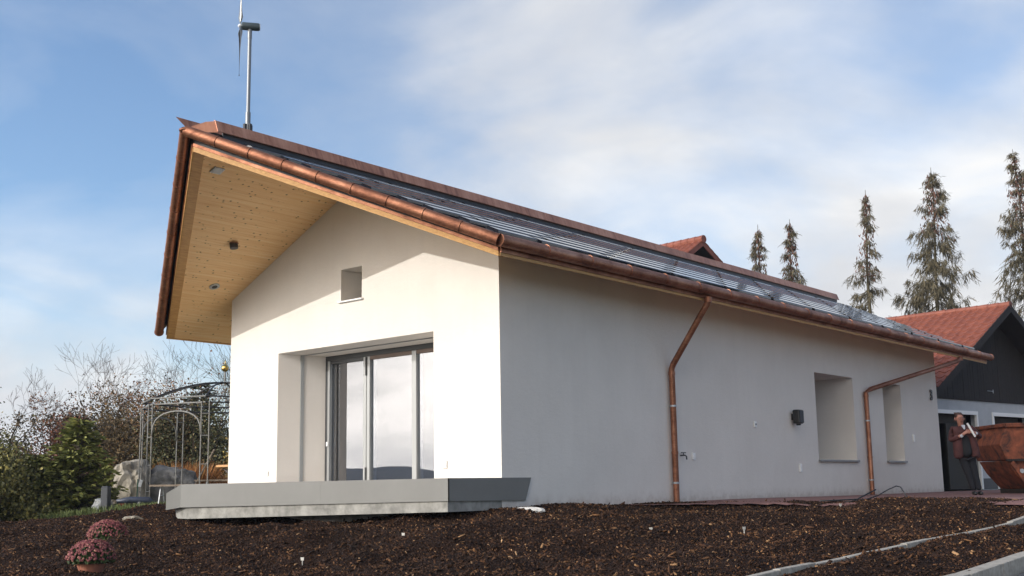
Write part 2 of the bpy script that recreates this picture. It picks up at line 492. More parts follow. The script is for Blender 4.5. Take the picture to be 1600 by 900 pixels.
def np_mesh(name, V, F, mat, parent=None, smooth=False):
    """V (n,3), F (m,k) with constant k"""
    me = bpy.data.meshes.new(name)
    k = F.shape[1]
    me.vertices.add(len(V)); me.vertices.foreach_set('co', np.ascontiguousarray(V, np.float32).ravel())
    me.loops.add(F.size); me.loops.foreach_set('vertex_index', np.ascontiguousarray(F, np.int32).ravel())
    me.polygons.add(len(F))
    me.polygons.foreach_set('loop_start', np.arange(0, F.size, k, dtype=np.int32))
    me.polygons.foreach_set('loop_total', np.full(len(F), k, np.int32))
    me.materials.append(M[mat])
    me.update(calc_edges=True)
    return link(name, me, parent, smooth)


# ------------------------------------------------------------------ terrain
CTRL = np.array([
    (0, 0, 0), (0, 5, 0), (0, 12, 0), (0, 20, 0), (0.45, 3.3, 0), (2.5, 4.4, 0), (4, 6, 0), (5, 8, 0), (6.4, 5.7, -.04), (6.5, 10, 0), (8, 10, -.04), (3, 12, 0), (3, 20, 0),
    (0.6, -1.3, -.10), (-3, -1.6, -.28), (-5.5, -1.5, -.29), (-7.4, -1.0, -.19), (-9, -.66, 0.0), (-9, -3.2, -.32), (-3.1, -4.5, -.42), (-.9, -6.4, -.70), (-2.5, -8.0, -.78),
    (4.18, -4.96, -.54), (2.8, -2.6, -.34), (3.4, -1.1, -.27), (1.5, .6, -.08), (4.3, -.37, -.28), (3.5, 4.4, -.11), (3.5, 2.4, -.17), (5.5, 4.5, -.13),
    (6.35, -3.87, -.52), (6.5, 4, -.23), (7.67, -2.41, -.574), (7.8, -.76, -.495), (7.85, 4, -.32), (9.5, -3, -.66), (9.5, 4, -.34), (9.5, 10, -.08),
    (11.6, -14.15, -1.28), (8, -12, -1.12), (3, -12, -.98), (-3, -11, -.95), (-11, -8, -.85), (-14, -3, -.5), (-12.5, 1, -.05), (-14, 4, -.05), (-20, 6, -.1), (-20, 14, 0), (-10, 12, 0),
    (0, 32, 0), (12, 32, 0), (20, 12, -.1), (20, -2, -.6), (20, -16, -1.5), (-4, -18, -1.5), (-22, -16, -1.8), (-30, 30, .2), (-30, 0, -.2), (-8, 45, .2), (20, 45, .2), (-32, 45, .3)], float)


def _tps_fit(P, lam=0.02):
    n = len(P)
    d = np.linalg.norm(P[:, None, :2] - P[None, :, :2], axis=2)
    K = np.where(d > 0, d * d * np.log(np.maximum(d, 1e-9)), 0)
    A = np.zeros((n + 3, n + 3)); A[:n, :n] = K + lam * np.eye(n)
    Q = np.c_[np.ones(n), P[:, :2]]; A[:n, n:] = Q; A[n:, :n] = Q.T
    return np.linalg.solve(A, np.r_[P[:, 2], 0, 0, 0])


TW = _tps_fit(CTRL)


def hz(x, y):
    x = np.asarray(x, float); y = np.asarray(y, float)
    sh = x.shape; x = x.ravel(); y = y.ravel()
    out = np.empty(len(x))
    for s in range(0, len(x), 20000):
        a = x[s:s + 20000]; b = y[s:s + 20000]
        ca = np.clip(a, -34, 22); cb = np.clip(b, -18, 46)
        d2 = (ca[:, None] - CTRL[None, :, 0]) ** 2 + (cb[:, None] - CTRL[None, :, 1]) ** 2
        K = np.where(d2 > 0, d2 * 0.5 * np.log(np.maximum(d2, 1e-12)), 0)
        z = K @ TW[:-3] + TW[-3] + TW[-2] * ca + TW[-1] * cb
        far = np.hypot(a - ca, b - cb)
        out[s:s + 20000] = z - far * 0.012
    return out.reshape(sh)


def gz(x, y): return float(hz(np.array([x]), np.array([y]))[0])


# lumpiness of the mulch: sum of sines with random phase
_K = rng.normal(0, 1, (26, 2)) * rng.uniform(1.5, 11, (26, 1)); _PH = rng.uniform(0, 6.28, 26)
_AM = 0.022 / (0.6 + np.linalg.norm(_K, axis=1) / 4)


def lump(x, y):
    r = np.zeros(np.shape(x))
    for k, p, a in zip(_K, _PH, _AM): r = r + a * np.sin(k[0] * x + k[1] * y + p)
    return r


def kerb_x(y): return 6.28 + (y + 7.5) * .32 / 13.0


_lump0 = lump
_K2 = rng.normal(0, 1, (14, 2)) * 1.7; _P2 = rng.uniform(0, 6.28, 14)


def lump(x, y):
    big = np.zeros(np.shape(x))
    for k, p in zip(_K2, _P2): big = big + .010 * np.sin(k[0] * x + k[1] * y + p)
    d = np.clip(np.minimum(np.abs(x - kerb_x(y)), np.abs(x - 7.7)) / .5, 0, 1)
    edge = np.interp(x, [-.2, .42, 2.5, 4, 6.4, 9], [-.1, 3.3, 4.4, 6.0, 5.7, 5.6])
    e = np.where(x > 0, np.clip((edge - y) / 1.2, 0, 1), 1.0)
    slab = np.clip((-1.0 - y) / 1.2, 0, 1) * (x < .5) + (x >= .5)
    return _lump0(x, y) * (.25 + .75 * d) * (.3 + .7 * e) + big * d * e * np.clip(slab, 0, 1) - .02 * (1 - d) + .028 * (1 - e)


def inside_paving(x, y):
    edge = np.interp(x, [-.2, .42, 2.5, 4, 6.4, 9], [-.1, 3.3, 4.4, 6.0, 5.7, 5.6])
    return (x > 0) & (y > edge)


def in_mulch(x, y):
    m = (x < 7.72) & (x > -12.3) & (y > -13.5) & (y < 7)
    m &= ~inside_paving(x, y - .3)
    m &= ~((x < 0.0) & (x > -7.2) & (y > 0.2))
    left = (x <= -7.2) & (y > 0.75 + 0.18 * (x + 7.2))
    m &= ~left
    m &= ~((x < -8) & (y > np.interp(x, [-12.3, -9.6, -8], [-2.0, -.2, .8])))
    return m


def sheet(name, xs, ys, zf, mat, mask=None, kind='structure', smooth=True):
    X, Y = np.meshgrid(xs, ys)
    Z = zf(X, Y)
    V = np.c_[X.ravel(), Y.ravel(), Z.ravel()]
    nx = len(xs)
    i, j = np.meshgrid(np.arange(len(xs) - 1), np.arange(len(ys) - 1))
    a = (j * nx + i)
    if mask is not None:
        cx = (X[:-1, :-1] + X[1:, 1:]) / 2; cy = (Y[:-1, :-1] + Y[1:, 1:]) / 2
        a = a[mask(cx, cy)]
    a = a.ravel()
    F = np.c_[a, a + 1, a + nx + 1, a + nx]
    used, inv = np.unique(F, return_inverse=True)
    return tag(np_mesh(name, V[used], inv.reshape(F.shape), mat, None, smooth), kind=kind)


def ground_z(x, y):
    z = hz(x, y) - 0.09
    z = z - 0.22 * np.clip(np.minimum(np.minimum(x + 9.6, 8.2 - x), np.minimum(y + 13, 22 - y)) / .8, 0, 1)
    z = z - 0.25 * np.clip((x - 7.7) / 0.2, 0, 1) * (np.abs(x - 14) < 6.6)
    r = np.hypot(x, y)
    z = z - 0.02 * np.clip(r - 55, 0, 900)
    return z


gx = np.unique(np.concatenate([np.linspace(-1500, -60, 30), np.linspace(-60, -14, 40), np.linspace(-14, 14, 90), np.linspace(14, 60, 40), np.linspace(60, 1500, 30)]))
gy = np.unique(np.concatenate([np.linspace(-1500, -60, 30), np.linspace(-60, -14, 40), np.linspace(-14, 24, 110), np.linspace(24, 60, 36), np.linspace(60, 1500, 30)]))
sheet('ground', gx, gy, ground_z, 'lawn')
sheet('mulch_bed', np.arange(-12.4, 7.76, 0.075), np.arange(-13.5, 7.1, 0.075), lambda x, y: hz(x, y) + lump(x, y), 'mulch', in_mulch)
sheet('paving', np.concatenate([np.linspace(0.0, 3, 25), np.linspace(3.2, 9.5, 26)]), np.linspace(-0.1, 44, 200),
      lambda x, y: hz(x, y) + 0.012, 'paving', lambda x, y: inside_paving(x, y + .45) & ((x < 7.7) | (y > 7)))
sheet('road', np.linspace(7.9, 12.5, 24), np.linspace(-40, 40, 120), lambda x, y: hz(x, y) - 0.10, 'asphalt')


def make_hills():
    n = 360; rings = [(700, 0.0), (900, 0.45), (1050, 0.85), (1150, 1.0), (1300, 0.9), (1600, 0.6)]
    V = []
    for r, k in rings:
        for i in range(n):
            a = 2 * math.pi * i / n
            h = 18 + 9 * math.sin(a * 3 + 0.6) + 6 * math.sin(a * 7 + 2.1) + 4.5 * math.sin(a * 17 + 1) + 2.2 * math.sin(a * 41) + 1.3 * math.sin(a * 89 + .4)
            jit = 1.2 * math.sin(i * 12.9 + r)
            V.append((r * math.sin(a), r * math.cos(a), -20 + k * (h + 22 + jit)))
    F = [(j * n + i, j * n + (i + 1) % n, (j + 1) * n + (i + 1) % n, (j + 1) * n + i) for j in range(len(rings) - 1) for i in range(n)]
    tag(np_mesh('hills', np.array(V), np.array(F), 'hill', None, True), kind='structure')


make_hills()

# ------------------------------------------------------------------ the white house
g = -0.0611
CG, SG = math.cos(g), math.sin(g)


def G(u, n, z): return Vector((u * CG + n * SG, u * SG - n * CG, z))   # gable frame: u along the wall, n outward


PT = 0.4469
XR, XL, LEN = -3.65, -7.29, 19.75
EL, ER = -8.73, 0.85                       # eave lines
def zs(x): return 4.115 + PT * (x + 7.29) if x < XR else 4.115 - PT * x if x > XR else 4.115 + PT * 3.645


ZRIDGE = zs(XR)
house = thing('house', 'white rendered house with projecting prow gable, copper gutters and dark tube collectors on its roof', 'house', (-3.65, 9, 0))

# walls
UL = -7.29 / CG
REV = 0.84
wins = [(-5.738, -1.50, 0.30, 2.914), (-3.90, -3.325, 3.70, 4.279)]
wb = MB()


def gable_top(u): return zs(u * CG) + 0.015


def wall_cells(b, cuts, holes, bottom, top, place):
    cuts = sorted(set(cuts + [h[0] for h in holes] + [h[1] for h in holes]))
    for a, c in zip(cuts[:-1], cuts[1:]):
        m = (a + c) / 2
        sp = sorted([(h[2], h[3]) for h in holes if h[0] < m < h[1]])
        z0 = bottom
        for lo, hi in sp:
            b.add([place(a, z0), place(c, z0), place(c, lo), place(a, lo)], [(0, 1, 2, 3)]); z0 = hi
        b.add([place(a, z0), place(c, z0), place(c, top(c)), place(a, top(a))], [(0, 1, 2, 3)])


wall_cells(wb, [UL, XR / CG, 0.0], wins, -0.7, gable_top, lambda u, z: G(u, 0, z))


def reveal(b, a, c, lo, hi, dep, place):
    """place(s, d, z): s along the wall, d depth inwards"""
    P = [place(a, 0, lo), place(c, 0, lo), place(c, 0, hi), place(a, 0, hi)]
    Q = [place(a, dep, lo), place(c, dep, lo), place(c, dep, hi), place(a, dep, hi)]
    b.add(P + Q, [(0, 1, 5, 4), (1, 2, 6, 5), (2, 3, 7, 6), (3, 0, 4, 7)])


_f = wins[0]; BK = (-5.30, -1.94, .30, 2.868)                # splayed funnel reveal
_P = [G(_f[0], 0, _f[2]), G(_f[1], 0, _f[2]), G(_f[1], 0, _f[3]), G(_f[0], 0, _f[3])]
_Q = [G(BK[0], -REV, BK[2]), G(BK[1], -REV, BK[2]), G(BK[1], -REV, BK[3]), G(BK[0], -REV, BK[3])]
wb.add(_P + _Q, [(0, 1, 5, 4), (1, 2, 6, 5), (2, 3, 7, 6), (3, 0, 4, 7)])
reveal(wb, *wins[1], 0.75, lambda s, d, z: G(s, -d, z))
wb.build('wall', 'plaster', house)

wb = MB()
swins = [(11.55, 13.75, 0.855, 2.868), (15.68, 16.93, 0.855, 2.868)]
wall_cells(wb, [0.0, LEN], swins, -0.7, lambda y: zs(0) + .01, lambda y, z: Vector((0, y, z)))
for w in swins: reveal(wb, *w, 1.2, lambda s, d, z: Vector((-d, s, z)))
wb.build('wall', 'plaster', house)
wb = MB()
wb.add([(0, LEN, -.7), (XL, LEN, -.7), (XL, LEN, zs(XL)), (XR, LEN, ZRIDGE), (0, LEN, zs(0))], [(0, 1, 2, 3, 4)])
wb.build('wall', 'plaster', house)
wb = MB()
y0 = G(UL, 0, 0).y
wb.add([(XL, y0, -.7), (XL, LEN, -.7), (XL, LEN, zs(XL) + .01), (XL, y0, zs(XL) + .01)], [(0, 1, 2, 3)])
wb.build('wall', 'plaster', house)

# room behind the terrace window
rb = MB()
P = [G(-6.6, -REV - .12, .3), G(-.5, -REV - .12, .3), G(-.5, -5.5, .3), G(-6.6, -5.5, .3)]
T = [p + Vector((0, 0, 2.75)) for p in P]
rb.add(P + T, [(0, 1, 2, 3), (4, 5, 6, 7), (1, 2, 6, 5), (2, 3, 7, 6), (3, 0, 4, 7)])
rb.build('room', 'room', house)

# terrace window: frame > panes
fr = MB()
zt, zb = 2.862, 0.46
D = REV - 0.02
def fbar(b, a, c, lo, hi, d0=D, dep=0.10, mi=0):
    b.hexa([G(a, -d0, lo), G(c, -d0, lo), G(c, -d0 - dep, lo), G(a, -d0 - dep, lo)], [G(a, -d0, hi), G(c, -d0, hi), G(c, -d0 - dep, hi), G(a, -d0 - dep, hi)], mi)


tw = MB()
fbar(tw, -5.32, -1.93, zt - .085, zt + .012, D - .02, .12)
fbar(tw, -5.32, -1.93, .38, zb + .02, D - .02, .12)
fbar(tw, -5.32, -5.235, zb, zt - .085, D - .02, .12)
win = tw.build('terrace_window', 'dark_frame', house, bevel=.006)
fb = MB(); fbar(fb, -5.225, -5.165, zb + .02, zt - .087, D - .045, .07); fb.build('sash_stile', 'frame', win, bevel=.006)
for a, c in ((-4.20, -4.118), (-4.104, -4.02), (-2.885, -2.77)):
    fb = MB(); fbar(fb, a, c, zb + .02, zt - .087, D - .03, .08); fb.build('sash_stile', 'frame', win, bevel=.006)
for a, c in ((-5.165, -4.20), (-4.02, -2.885), (-2.77, -1.96)):
    fb = MB(); fbar(fb, a, c, zt - .15, zt - .087, D - .022, .07); fb.build('sash_rail', 'bronze' if a > -5 else 'dark_frame', win)
    fb = MB(); fbar(fb, a - .005, c + .005, zb + .02, zt - .14, D + .02, .024); fb.build('pane', 'glass', win)
fb = MB(); fbar(fb, -4.128, -4.095, 2.42, 2.76, D - .05, .03); fb.build('lock', 'black', win)
fb = MB(); fbar(fb, -4.128, -4.098, .5, .74, D - .05, .03); fb.build('lock', 'black', win)
fb = MB(); fbar(fb, -5.215, -5.175, 1.16, 1.24, D - .075, .03); fb.build('handle', 'white', win)
# shutter guide rail in the reveal and lintel slot
fb = MB(); u_ = -5.738 + .438 * .45
fb.hexa([G(u_ + .005, -.37, .4), G(u_ + .028, -.365, .4), G(u_ + .055, -.42, .4), G(u_ + .03, -.42, .4)], [G(u_ + .005, -.37, 2.89), G(u_ + .028, -.365, 2.89), G(u_ + .055, -.42, 2.89), G(u_ + .03, -.42, 2.89)])
fb.build('shutter_rail', 'frame', house)
fb = MB(); fb.hexa([G(-5.50, -.40, 2.882), G(-1.72, -.40, 2.882), G(-1.74, -.45, 2.88), G(-5.48, -.45, 2.88)], [G(-5.50, -.40, 2.8895), G(-1.72, -.40, 2.8895), G(-1.74, -.45, 2.887), G(-5.48, -.45, 2.887)]); fb.build('shutter_slot', 'sill', house)
# curtain inside at the left of the window
cb = MB()
pts = [(-5.17 + i * .02, -(D + .22 + .03 * math.sin(i * 1.7))) for i in range(19)]
for (a, da), (c, dc) in zip(pts[:-1], pts[1:]):
    cb.add([G(a, da, .4), G(c, dc, .4), G(c, dc, 2.86), G(a, da, 2.86)], [(0, 1, 2, 3)])
tag(cb.build('curtain', 'curtain', None), 'brown curtain hanging at the left edge inside the terrace window', 'curtain')
ch = thing('armchair', 'pale green chair inside behind the right terrace window pane', 'chair', G(-2.55, -1.55, .3))
c0 = G(-2.55, -1.55, .3)
b = MB(); b.box(c0 + Vector((0, 0, .4)), (.6, .6, .16), 0, .2); b.build('seat', 'teal', ch, bevel=.04)
b = MB(); b.box(c0 + Vector((.02, -.32, .72)), (.6, .12, .7), 0, .2, -.1); b.build('backrest', 'teal', ch, bevel=.04)
for sx in (-.24, .24):
    for sy in (-.24, .24):
        b = MB(); b.beam(c0 + Vector((sx, sy, .0)), c0 + Vector((sx, sy, .33)), .04, .04, (1, 0, 0)); b.build('leg', 'oldwood', ch)

# small gable window
sw = MB(); fbar(sw, -3.895, -3.33, 3.705, 4.274, .70, .05); w2 = sw.build('window', 'dark_frame', house)
sw = MB(); fbar(sw, -3.85, -3.375, 3.75, 4.23, .692, .02); sw.build('pane', 'glass', w2)
sw = MB(); sw.hexa([G(-3.95, .05, 3.668), G(-3.285, .05, 3.668), G(-3.285, -.3, 3.676), G(-3.95, -.3, 3.676)], [G(-3.95, .05, 3.695), G(-3.285, .05, 3.695), G(-3.285, -.3, 3.712), G(-3.95, -.3, 3.712)])
sw.build('window_sill', 'white', house, bevel=.004)
# side windows: frame deep in the reveal, sill in front
for a, c, lo, hi in swins:
    sw = MB()
    for y0_, y1_, z0_, z1_ in ((a, a + .08, lo, hi), (c - .08, c, lo, hi), (a + .08, c - .08, lo, lo + .08), (a + .08, c - .08, hi - .08, hi)):
        sw.hexa([(-1.06, y0_, z0_), (-1.06, y1_, z0_), (-1.15, y1_, z0_), (-1.15, y0_, z0_)], [(-1.06, y0_, z1_), (-1.06, y1_, z1_), (-1.15, y1_, z1_), (-1.15, y0_, z1_)])
    w2 = sw.build('window', 'dark_frame', house)
    sw = MB(); sw.box((-1.10, (a + c) / 2, (lo + hi) / 2), (.02, c - a - .16, hi - lo - .16)); sw.build('pane', 'glass', w2)
    sw = MB(); sw.hexa([(-.5, a - .03, lo - .045), (.06, a - .03, lo - .055), (.06, c + .03, lo - .055), (-.5, c + .03, lo - .045)],
                       [(-.5, a - .03, lo + .006), (.06, a - .03, lo - .006), (.06, c + .03, lo - .006), (-.5, c + .03, lo + .006)])
    sw.build('window_sill', 'sill', house, bevel=.004)
    for zz in (lo + .14, (lo + hi) / 2, hi - .3):
        sw = MB(); sw.box((-.06, a + .012, zz), (.05, .022, .16)); sw.build('hinge', 'dark_frame', house)

# ---- roof
TS = Vector((XR, -3.18, 0)); RS = Vector((ER, -1.03, 0)); LS = Vector((EL, -.03, 0))
def yv(x):                                    # verge line in plan
    if x < XR: return LS.y + (x - LS.x) / (TS.x - LS.x) * (TS.y - LS.y)
    return TS.y + (x - TS.x) / (RS.x - TS.x) * (RS.y - TS.y)


YB = 21.7                                     # rear verge
def ygab(x): return x * math.tan(g)


# soffit boards (each its own board)
def soffit_boards(x0, x1, n):
    for i in range(n):
        a = x0 + (x1 - x0) * i / n + .002; c = x0 + (x1 - x0) * (i + 1) / n - .002
        def yend(x): return YB if (x < XL - .001 or x > .001) else ygab(x) + .05
        if a < XL < c or a < 0 < c:
            segs = [(a, c, YB)] if False else [(a, c, ygab(a) + .05)]
        else: segs = [(a, c, None)]
        for p, q, ye in segs:
            e0, e1 = (yend(p), yend(q)) if ye is None else (ye, ye)
            dz = .022 + random.uniform(-.0015, .0015)
            bt = [(p, yv(p) + .03, zs(p)), (q, yv(q) + .03, zs(q)), (q, e1, zs(q)), (p, e0, zs(p))]
            bb = MB(); bb.hexa(bt, [(x, y, z + dz) for x, y, z in bt]); bb.build('soffit_board', 'soffit', house)


soffit_boards(EL, XL - .001, 10); soffit_boards(XL, XR, 26)
soffit_boards(XR, 0, 25); soffit_boards(0.001, ER, 6)
# roof deck (two slopes)
for pl_ in ([(XR, TS.y), (ER, RS.y), (ER, YB), (XR, YB)], [(EL, LS.y), (XR, TS.y), (XR, YB), (EL, YB)]):
    rb = MB()
    rb.hexa([(x, y + (.02 if y < 5 else 0), zs(x) + .025) for x, y in pl_], [(x, y + (.02 if y < 5 else 0), zs(x) + .27) for x, y in pl_])
    rb.build('roof_deck', 'roofing', house)
# slate courses behind the collectors are hidden; dark battens run up the slope
# fascia: wood strip and copper strip along verges and eaves
def edge_pts(kind):
    if kind == 'R': return [TS, RS]
    if kind == 'L': return [LS, TS]
    if kind == 'E': return [RS, Vector((ER, YB, 0))]
    if kind == 'W': return [Vector((EL, YB, 0)), LS]
    return [Vector((ER, YB, 0)), Vector((XR, YB, 0)), Vector((EL, YB, 0))]


def on(p, dz, off=0.0, nrm=None):
    q = Vector((p.x, p.y, zs(p.x) + dz))
    return q + (nrm * off if nrm else Vector())


def fascia(kind, lo, hi, off, th, mat, name):
    ps = edge_pts(kind)
    for p, q in zip(ps[:-1], ps[1:]):
        d = (q - p).normalized(); n = Vector((d.y, -d.x, 0))
        e = 0.0
        bb = MB(); bb.hexa([on(p, lo) + n * off, on(q, lo) + n * off, on(q, lo) + n * (off + th), on(p, lo) + n * (off + th)],
                           [on(p, hi) + n * off, on(q, hi) + n * off, on(q, hi) + n * (off + th), on(p, hi) + n * (off + th)])
        bb.build(name, mat, house)


for k in 'RLE':
    lo_f = .02 if k == 'E' else .045
    fascia(k, -.035 if k != 'E' else -.025, lo_f, .0, .03, 'trim', 'fascia_board')
    fascia(k, lo_f + .002, .10, .0, .045, 'copper', 'drip_flashing')
    fascia(k, .10, .27, .0, .012, 'roofing', 'fascia_backing')
fascia('B', -.03, .27, .0, .03, 'trim', 'fascia_board')
fascia('W', -.03, .27, .0, .03, 'trim', 'fascia_board')
# trim boards under the soffit edge
def soffit_trim(kind, w):
    p, q = edge_pts(kind)
    d = (q - p).normalized(); n = Vector((-d.y, d.x, 0))
    a, b_ = on(p, 0), on(q, 0)
    p2, q2 = p + n * w, q + n * w
    if kind == 'L':
        p2 = Vector((EL + .0, LS.y + w * 1.17, 0)); q2 = Vector((XR - .005, TS.y + w * 1.5, 0)); q = Vector((XR - .005, TS.y, 0)); b_ = on(q, 0)
    if kind == 'R':
        p = Vector((XR + .005, TS.y, 0)); a = on(p, 0); p2 = Vector((XR + .005, TS.y + w * 1.3, 0)); q2 = Vector((ER, RS.y + w, 0))
    bt = [a, b_, on(q2, 0), on(p2, 0)]
    bb = MB(); bb.hexa([v - Vector((0, 0, .032)) for v in bt], [v - Vector((0, 0, .002)) for v in bt]); bb.build('soffit_trim', 'trim', house)


soffit_trim('L', .13); soffit_trim('R', .10)

# copper rolls: gutter sections with collars
def gutter_run(p, q, n, r, name='gutter_section'):
    p, q = Vector(p), Vector(q); d = (q - p) / n; u = d.normalized()
    for i in range(n):
        a = p + d * i; c = p + d * (i + 1)
        bb = MB()
        bb.tube([a + u * .004, c - u * .004], r, 16)
        bb.tube([c - u * .028, c + u * .0 - u * .004], r * 1.09, 16)
        o = bb.build(name, 'copper', house, smooth=True)
        md = o.modifiers.new('e', 'EDGE_SPLIT'); md.split_angle = R(40)


RT = Vector((XR, -3.36, zs(XR) + .275))
RR = Vector((.97, -1.17, zs(.85) + .175))
RL = Vector((-8.78, -.21, zs(EL) + .09))
gutter_run(RT, RR, 9, .088)
gutter_run(RT, RL, 9, .088)
gutter_run(RR, (.97, YB + .1, zs(.85) + .165), 20, .095)
# dark flashing between roll and fascia
for p_, q_ in ((RT, RR), (RL, RT)):
    a_, b_ = (TS, RS) if p_ is RT else (LS, TS)
    d_ = (q_ - p_).normalized(); n_ = Vector((d_.y, -d_.x, 0)).normalized()
    fp, fq = on(a_, .255), on(b_, .255)
    bb = MB(); bb.hexa([fp, fq, q_ + Vector((0, 0, -.02)), p_ + Vector((0, 0, -.02))], [fp + Vector((0, 0, .012)), fq + Vector((0, 0, .012)), q_ + Vector((0, 0, -.008)), p_ + Vector((0, 0, -.008))]); bb.build('verge_flashing', 'roofing', house)
# tip knuckle
bb = MB(); bb.tube([RT - Vector((0, 0, .01)), RT + Vector((0, 0, .02))], .10, 16); bb.build('corner_joint', 'copper', house, smooth=True)

# ridge channel: two raised copper plates
def plate(name, poly, th=Vector((.012, 0, .004))):
    bb = MB(); bb.prism(poly, th); return bb.build(name, 'copper_bright', house)


zr = ZRIDGE + .27
NSEG = 9
ys = np.linspace(-2.95, 21.25, NSEG + 1)
for i in range(NSEG):
    a, c = ys[i] + .003, ys[i + 1] - .003
    plate('ridge_plate', [(-3.38, a, zr + .035), (-3.38, c, zr + .035), (-3.45, c, zr + .225), (-3.45, a, zr + .225)])
    bb = MB(); bb.prism([(-3.435, a, zr + .215), (-3.435, c, zr + .215), (-3.48, c, zr + .234), (-3.48, a, zr + .234)], (0, 0, .012)); bb.build('ridge_lip', 'copper_bright', house)
plate('ridge_plate', [(-3.85, -3.40, zr + .27), (-3.80, -3.05, zr - .0), (-3.80, 21.25, zr - .0), (-3.85, 21.25, zr + .22)], Vector((-.012, 0, .0)))
bb = MB(); bb.prism([(-3.66, -3.30, zr + .0), (-3.38, -2.93, zr + .02), (-3.45, -2.93, zr + .225), (-3.54, -3.06, zr + .20), (-3.70, -3.34, zr + .055)], (-.01, .012, 0)); bb.build('ridge_end_plate', 'copper_bright', house)
bb = MB(); bb.box((-3.44, 9.2, zr - .03), (.03, 24.0, .16)); bb.build('ridge_gap_shade', 'roofing', house)  # dark plate standing in for the shaded gap under the copper plates
bb = MB(); bb.box((-3.62, 9, zr + .01), (.3, 24, .04)); bb.build('ridge_bed', 'roofing', house)

# collector tubes: staggered rows of glass tubes with end clips
CR = [(-.125, -.055), (-.135, -.02), (-.125, .012), (-.10, .026), (.10, .026), (.125, .012), (.135, -.02), (.125, -.055)]
CT = Vector((1, 0, -PT)).normalized(); CN = Vector((PT, 0, 1)).normalized()
def slat(b, x, ya, yb_, z):
    pr = [Vector((x, 0, z)) + CT * p + CN * q for p, q in CR]
    b.prism([v + Vector((0, ya, 0)) for v in pr], (0, yb_ - ya, 0)); return b


tm = slat(MB(), 0, 0, 1.86, 0)
tube_me = None
ROWS = 9; PER = 2.0
cnt = 0
clips = MB()
for k in range(ROWS):
    x = .60 - k * .455
    z = zs(x) + .27 + .06
    y0_ = -1.15 + 1.0 + PER * 0 + 1.75 * (.66 - x)
    kk = -6
    while True:
        ya = .1 + 1.75 * (.66 - x) + kk * PER
        kk += 1
        if ya > 20.6: break
        lo = yv(x) + .28
        yb_ = min(ya + 1.86, 21.2)
        yc = max(ya, lo)
        if yb_ - yc < .25: continue
        full = (yb_ - yc) > 1.85
        if full:
            if tube_me is None:
                o = tm.build('collector_tube', 'tube', house)
                tube_me = o.data; first = o
                o.matrix_parent_inverse = parent_inv(house); o.location = (x, yc, z)
            else:
                o = first.copy(); COL.objects.link(o); o.location = (x, yc, z)
        else:
            b2 = slat(MB(), x, yc, yb_, z)
            o = b2.build('collector_tube', 'tube', house)
        cnt += 1
        clips.box((x, yb_ + .07, z - .01), (.16, .03, .05), 0, 0, 0, math.atan(PT)); 
tag(clips.build('tube_clip', 'sill', house), kind='stuff')
for k in range(9):
    bb = MB(); yy = 1.5 + k * 2.4
    bb.beam((.7, yy, zs(.7) + .285), (-3.3, yy, zs(-3.3) + .285), .04, .03); bb.build('roof_batten', 'roofing', house)
# eave snow edge: thin dark strip under tubes
bb = MB(); bb.beam((.83, -.6, zs(.83) + .275), (.83, 21.5, zs(.83) + .275), .02, .06); bb.build('eave_strip', 'roofing', house)

# downpipes
def downpipe(y, elbow_y, ztop, zel, zbot):
    x0 = .97
    pts = [(x0, y, ztop), (x0 - .03, y + (elbow_y - y) * .04, ztop - .10), (.13, elbow_y - (elbow_y - y) * .04, zel + .06), (.085, elbow_y, zel - .03), (.085, elbow_y, zbot)]
    bb = MB(); bb.tube(pts, .058, 14)
    bb.tube([(x0, y, ztop + .03), (x0, y, ztop - .07)], .075, 14)
    bb.tube([(.085, elbow_y, zel - .08), (.085, elbow_y, zel - .15)], .065, 14)
    bb.tube([(.085, elbow_y, .95), (.085, elbow_y, .90)], .065, 14)
    dp = bb.build('downpipe', 'copper', house, smooth=True)
    md = dp.modifiers.new('e', 'EDGE_SPLIT'); md.split_angle = R(38)
    for zz in (zel - .75, .35):
        cb_ = MB(); cb_.tube([(.085, elbow_y, zz), (.085, elbow_y, zz + .035)], .067, 14); cb_.beam((.085, elbow_y, zz + .017), (-.0, elbow_y, zz + .017), .02, .02, (0, 0, 1)); cb_.build('pipe_bracket', 'steel', dp)


downpipe(4.95, 5.02, 3.74, 2.53, -.02)
downpipe(19.05, 14.35, 3.68, 2.56, -.02)

# terrace slab in front of the gable
A_, B_, C_ = Vector((.03, -1.277, 0)), Vector((-6.49, -1.206, 0)), Vector((-7.47, -.83, 0))
def v3(p, z): return Vector((p.x, p.y, z))
terr = thing('terrace_slab', 'grey clad terrace slab cantilevered along the foot of the white gable', 'terrace', (-3.5, -.6, 0))
mid = Vector((-2.73, A_.y + (B_.y - A_.y) * (2.76 / 6.52), 0)); midb = .156 + (.078 - .156) * (2.76 / 6.52)
for p, q, zp, zq in ((A_, mid, .156, midb), (mid, B_, midb, .078)):
    d = (q - p).normalized(); s0 = p + d * (.002 if p is mid else 0)
    bb = MB(); o_ = Vector((0, .03, 0))
    bb.hexa([v3(s0, zp), v3(q, zq), v3(q + o_, zq), v3(s0 + o_, zp)], [v3(s0, .486), v3(q, .486), v3(q + o_, .486), v3(s0 + o_, .486)]); bb.build('cladding_panel', 'band', terr)
bb = MB(); bb.hexa([v3(B_, .078), v3(C_, .023), v3(C_ + o_, .023), v3(B_ + o_, .078)], [v3(B_, .486), v3(C_, .331), v3(C_ + o_, .331), v3(B_ + o_, .486)]); bb.build('cladding_panel', 'band', terr)
bb = MB(); bb.prism([(.03, -1.275, .156), (.03, .545, .131), (.03, .70, .487), (.03, -1.275, .4865)], (-.026, 0, 0)); bb.build('cladding_panel', 'band', terr)
E1, E2 = Vector((-7.6, .75, 0)), Vector((-7.30, .46, 0))
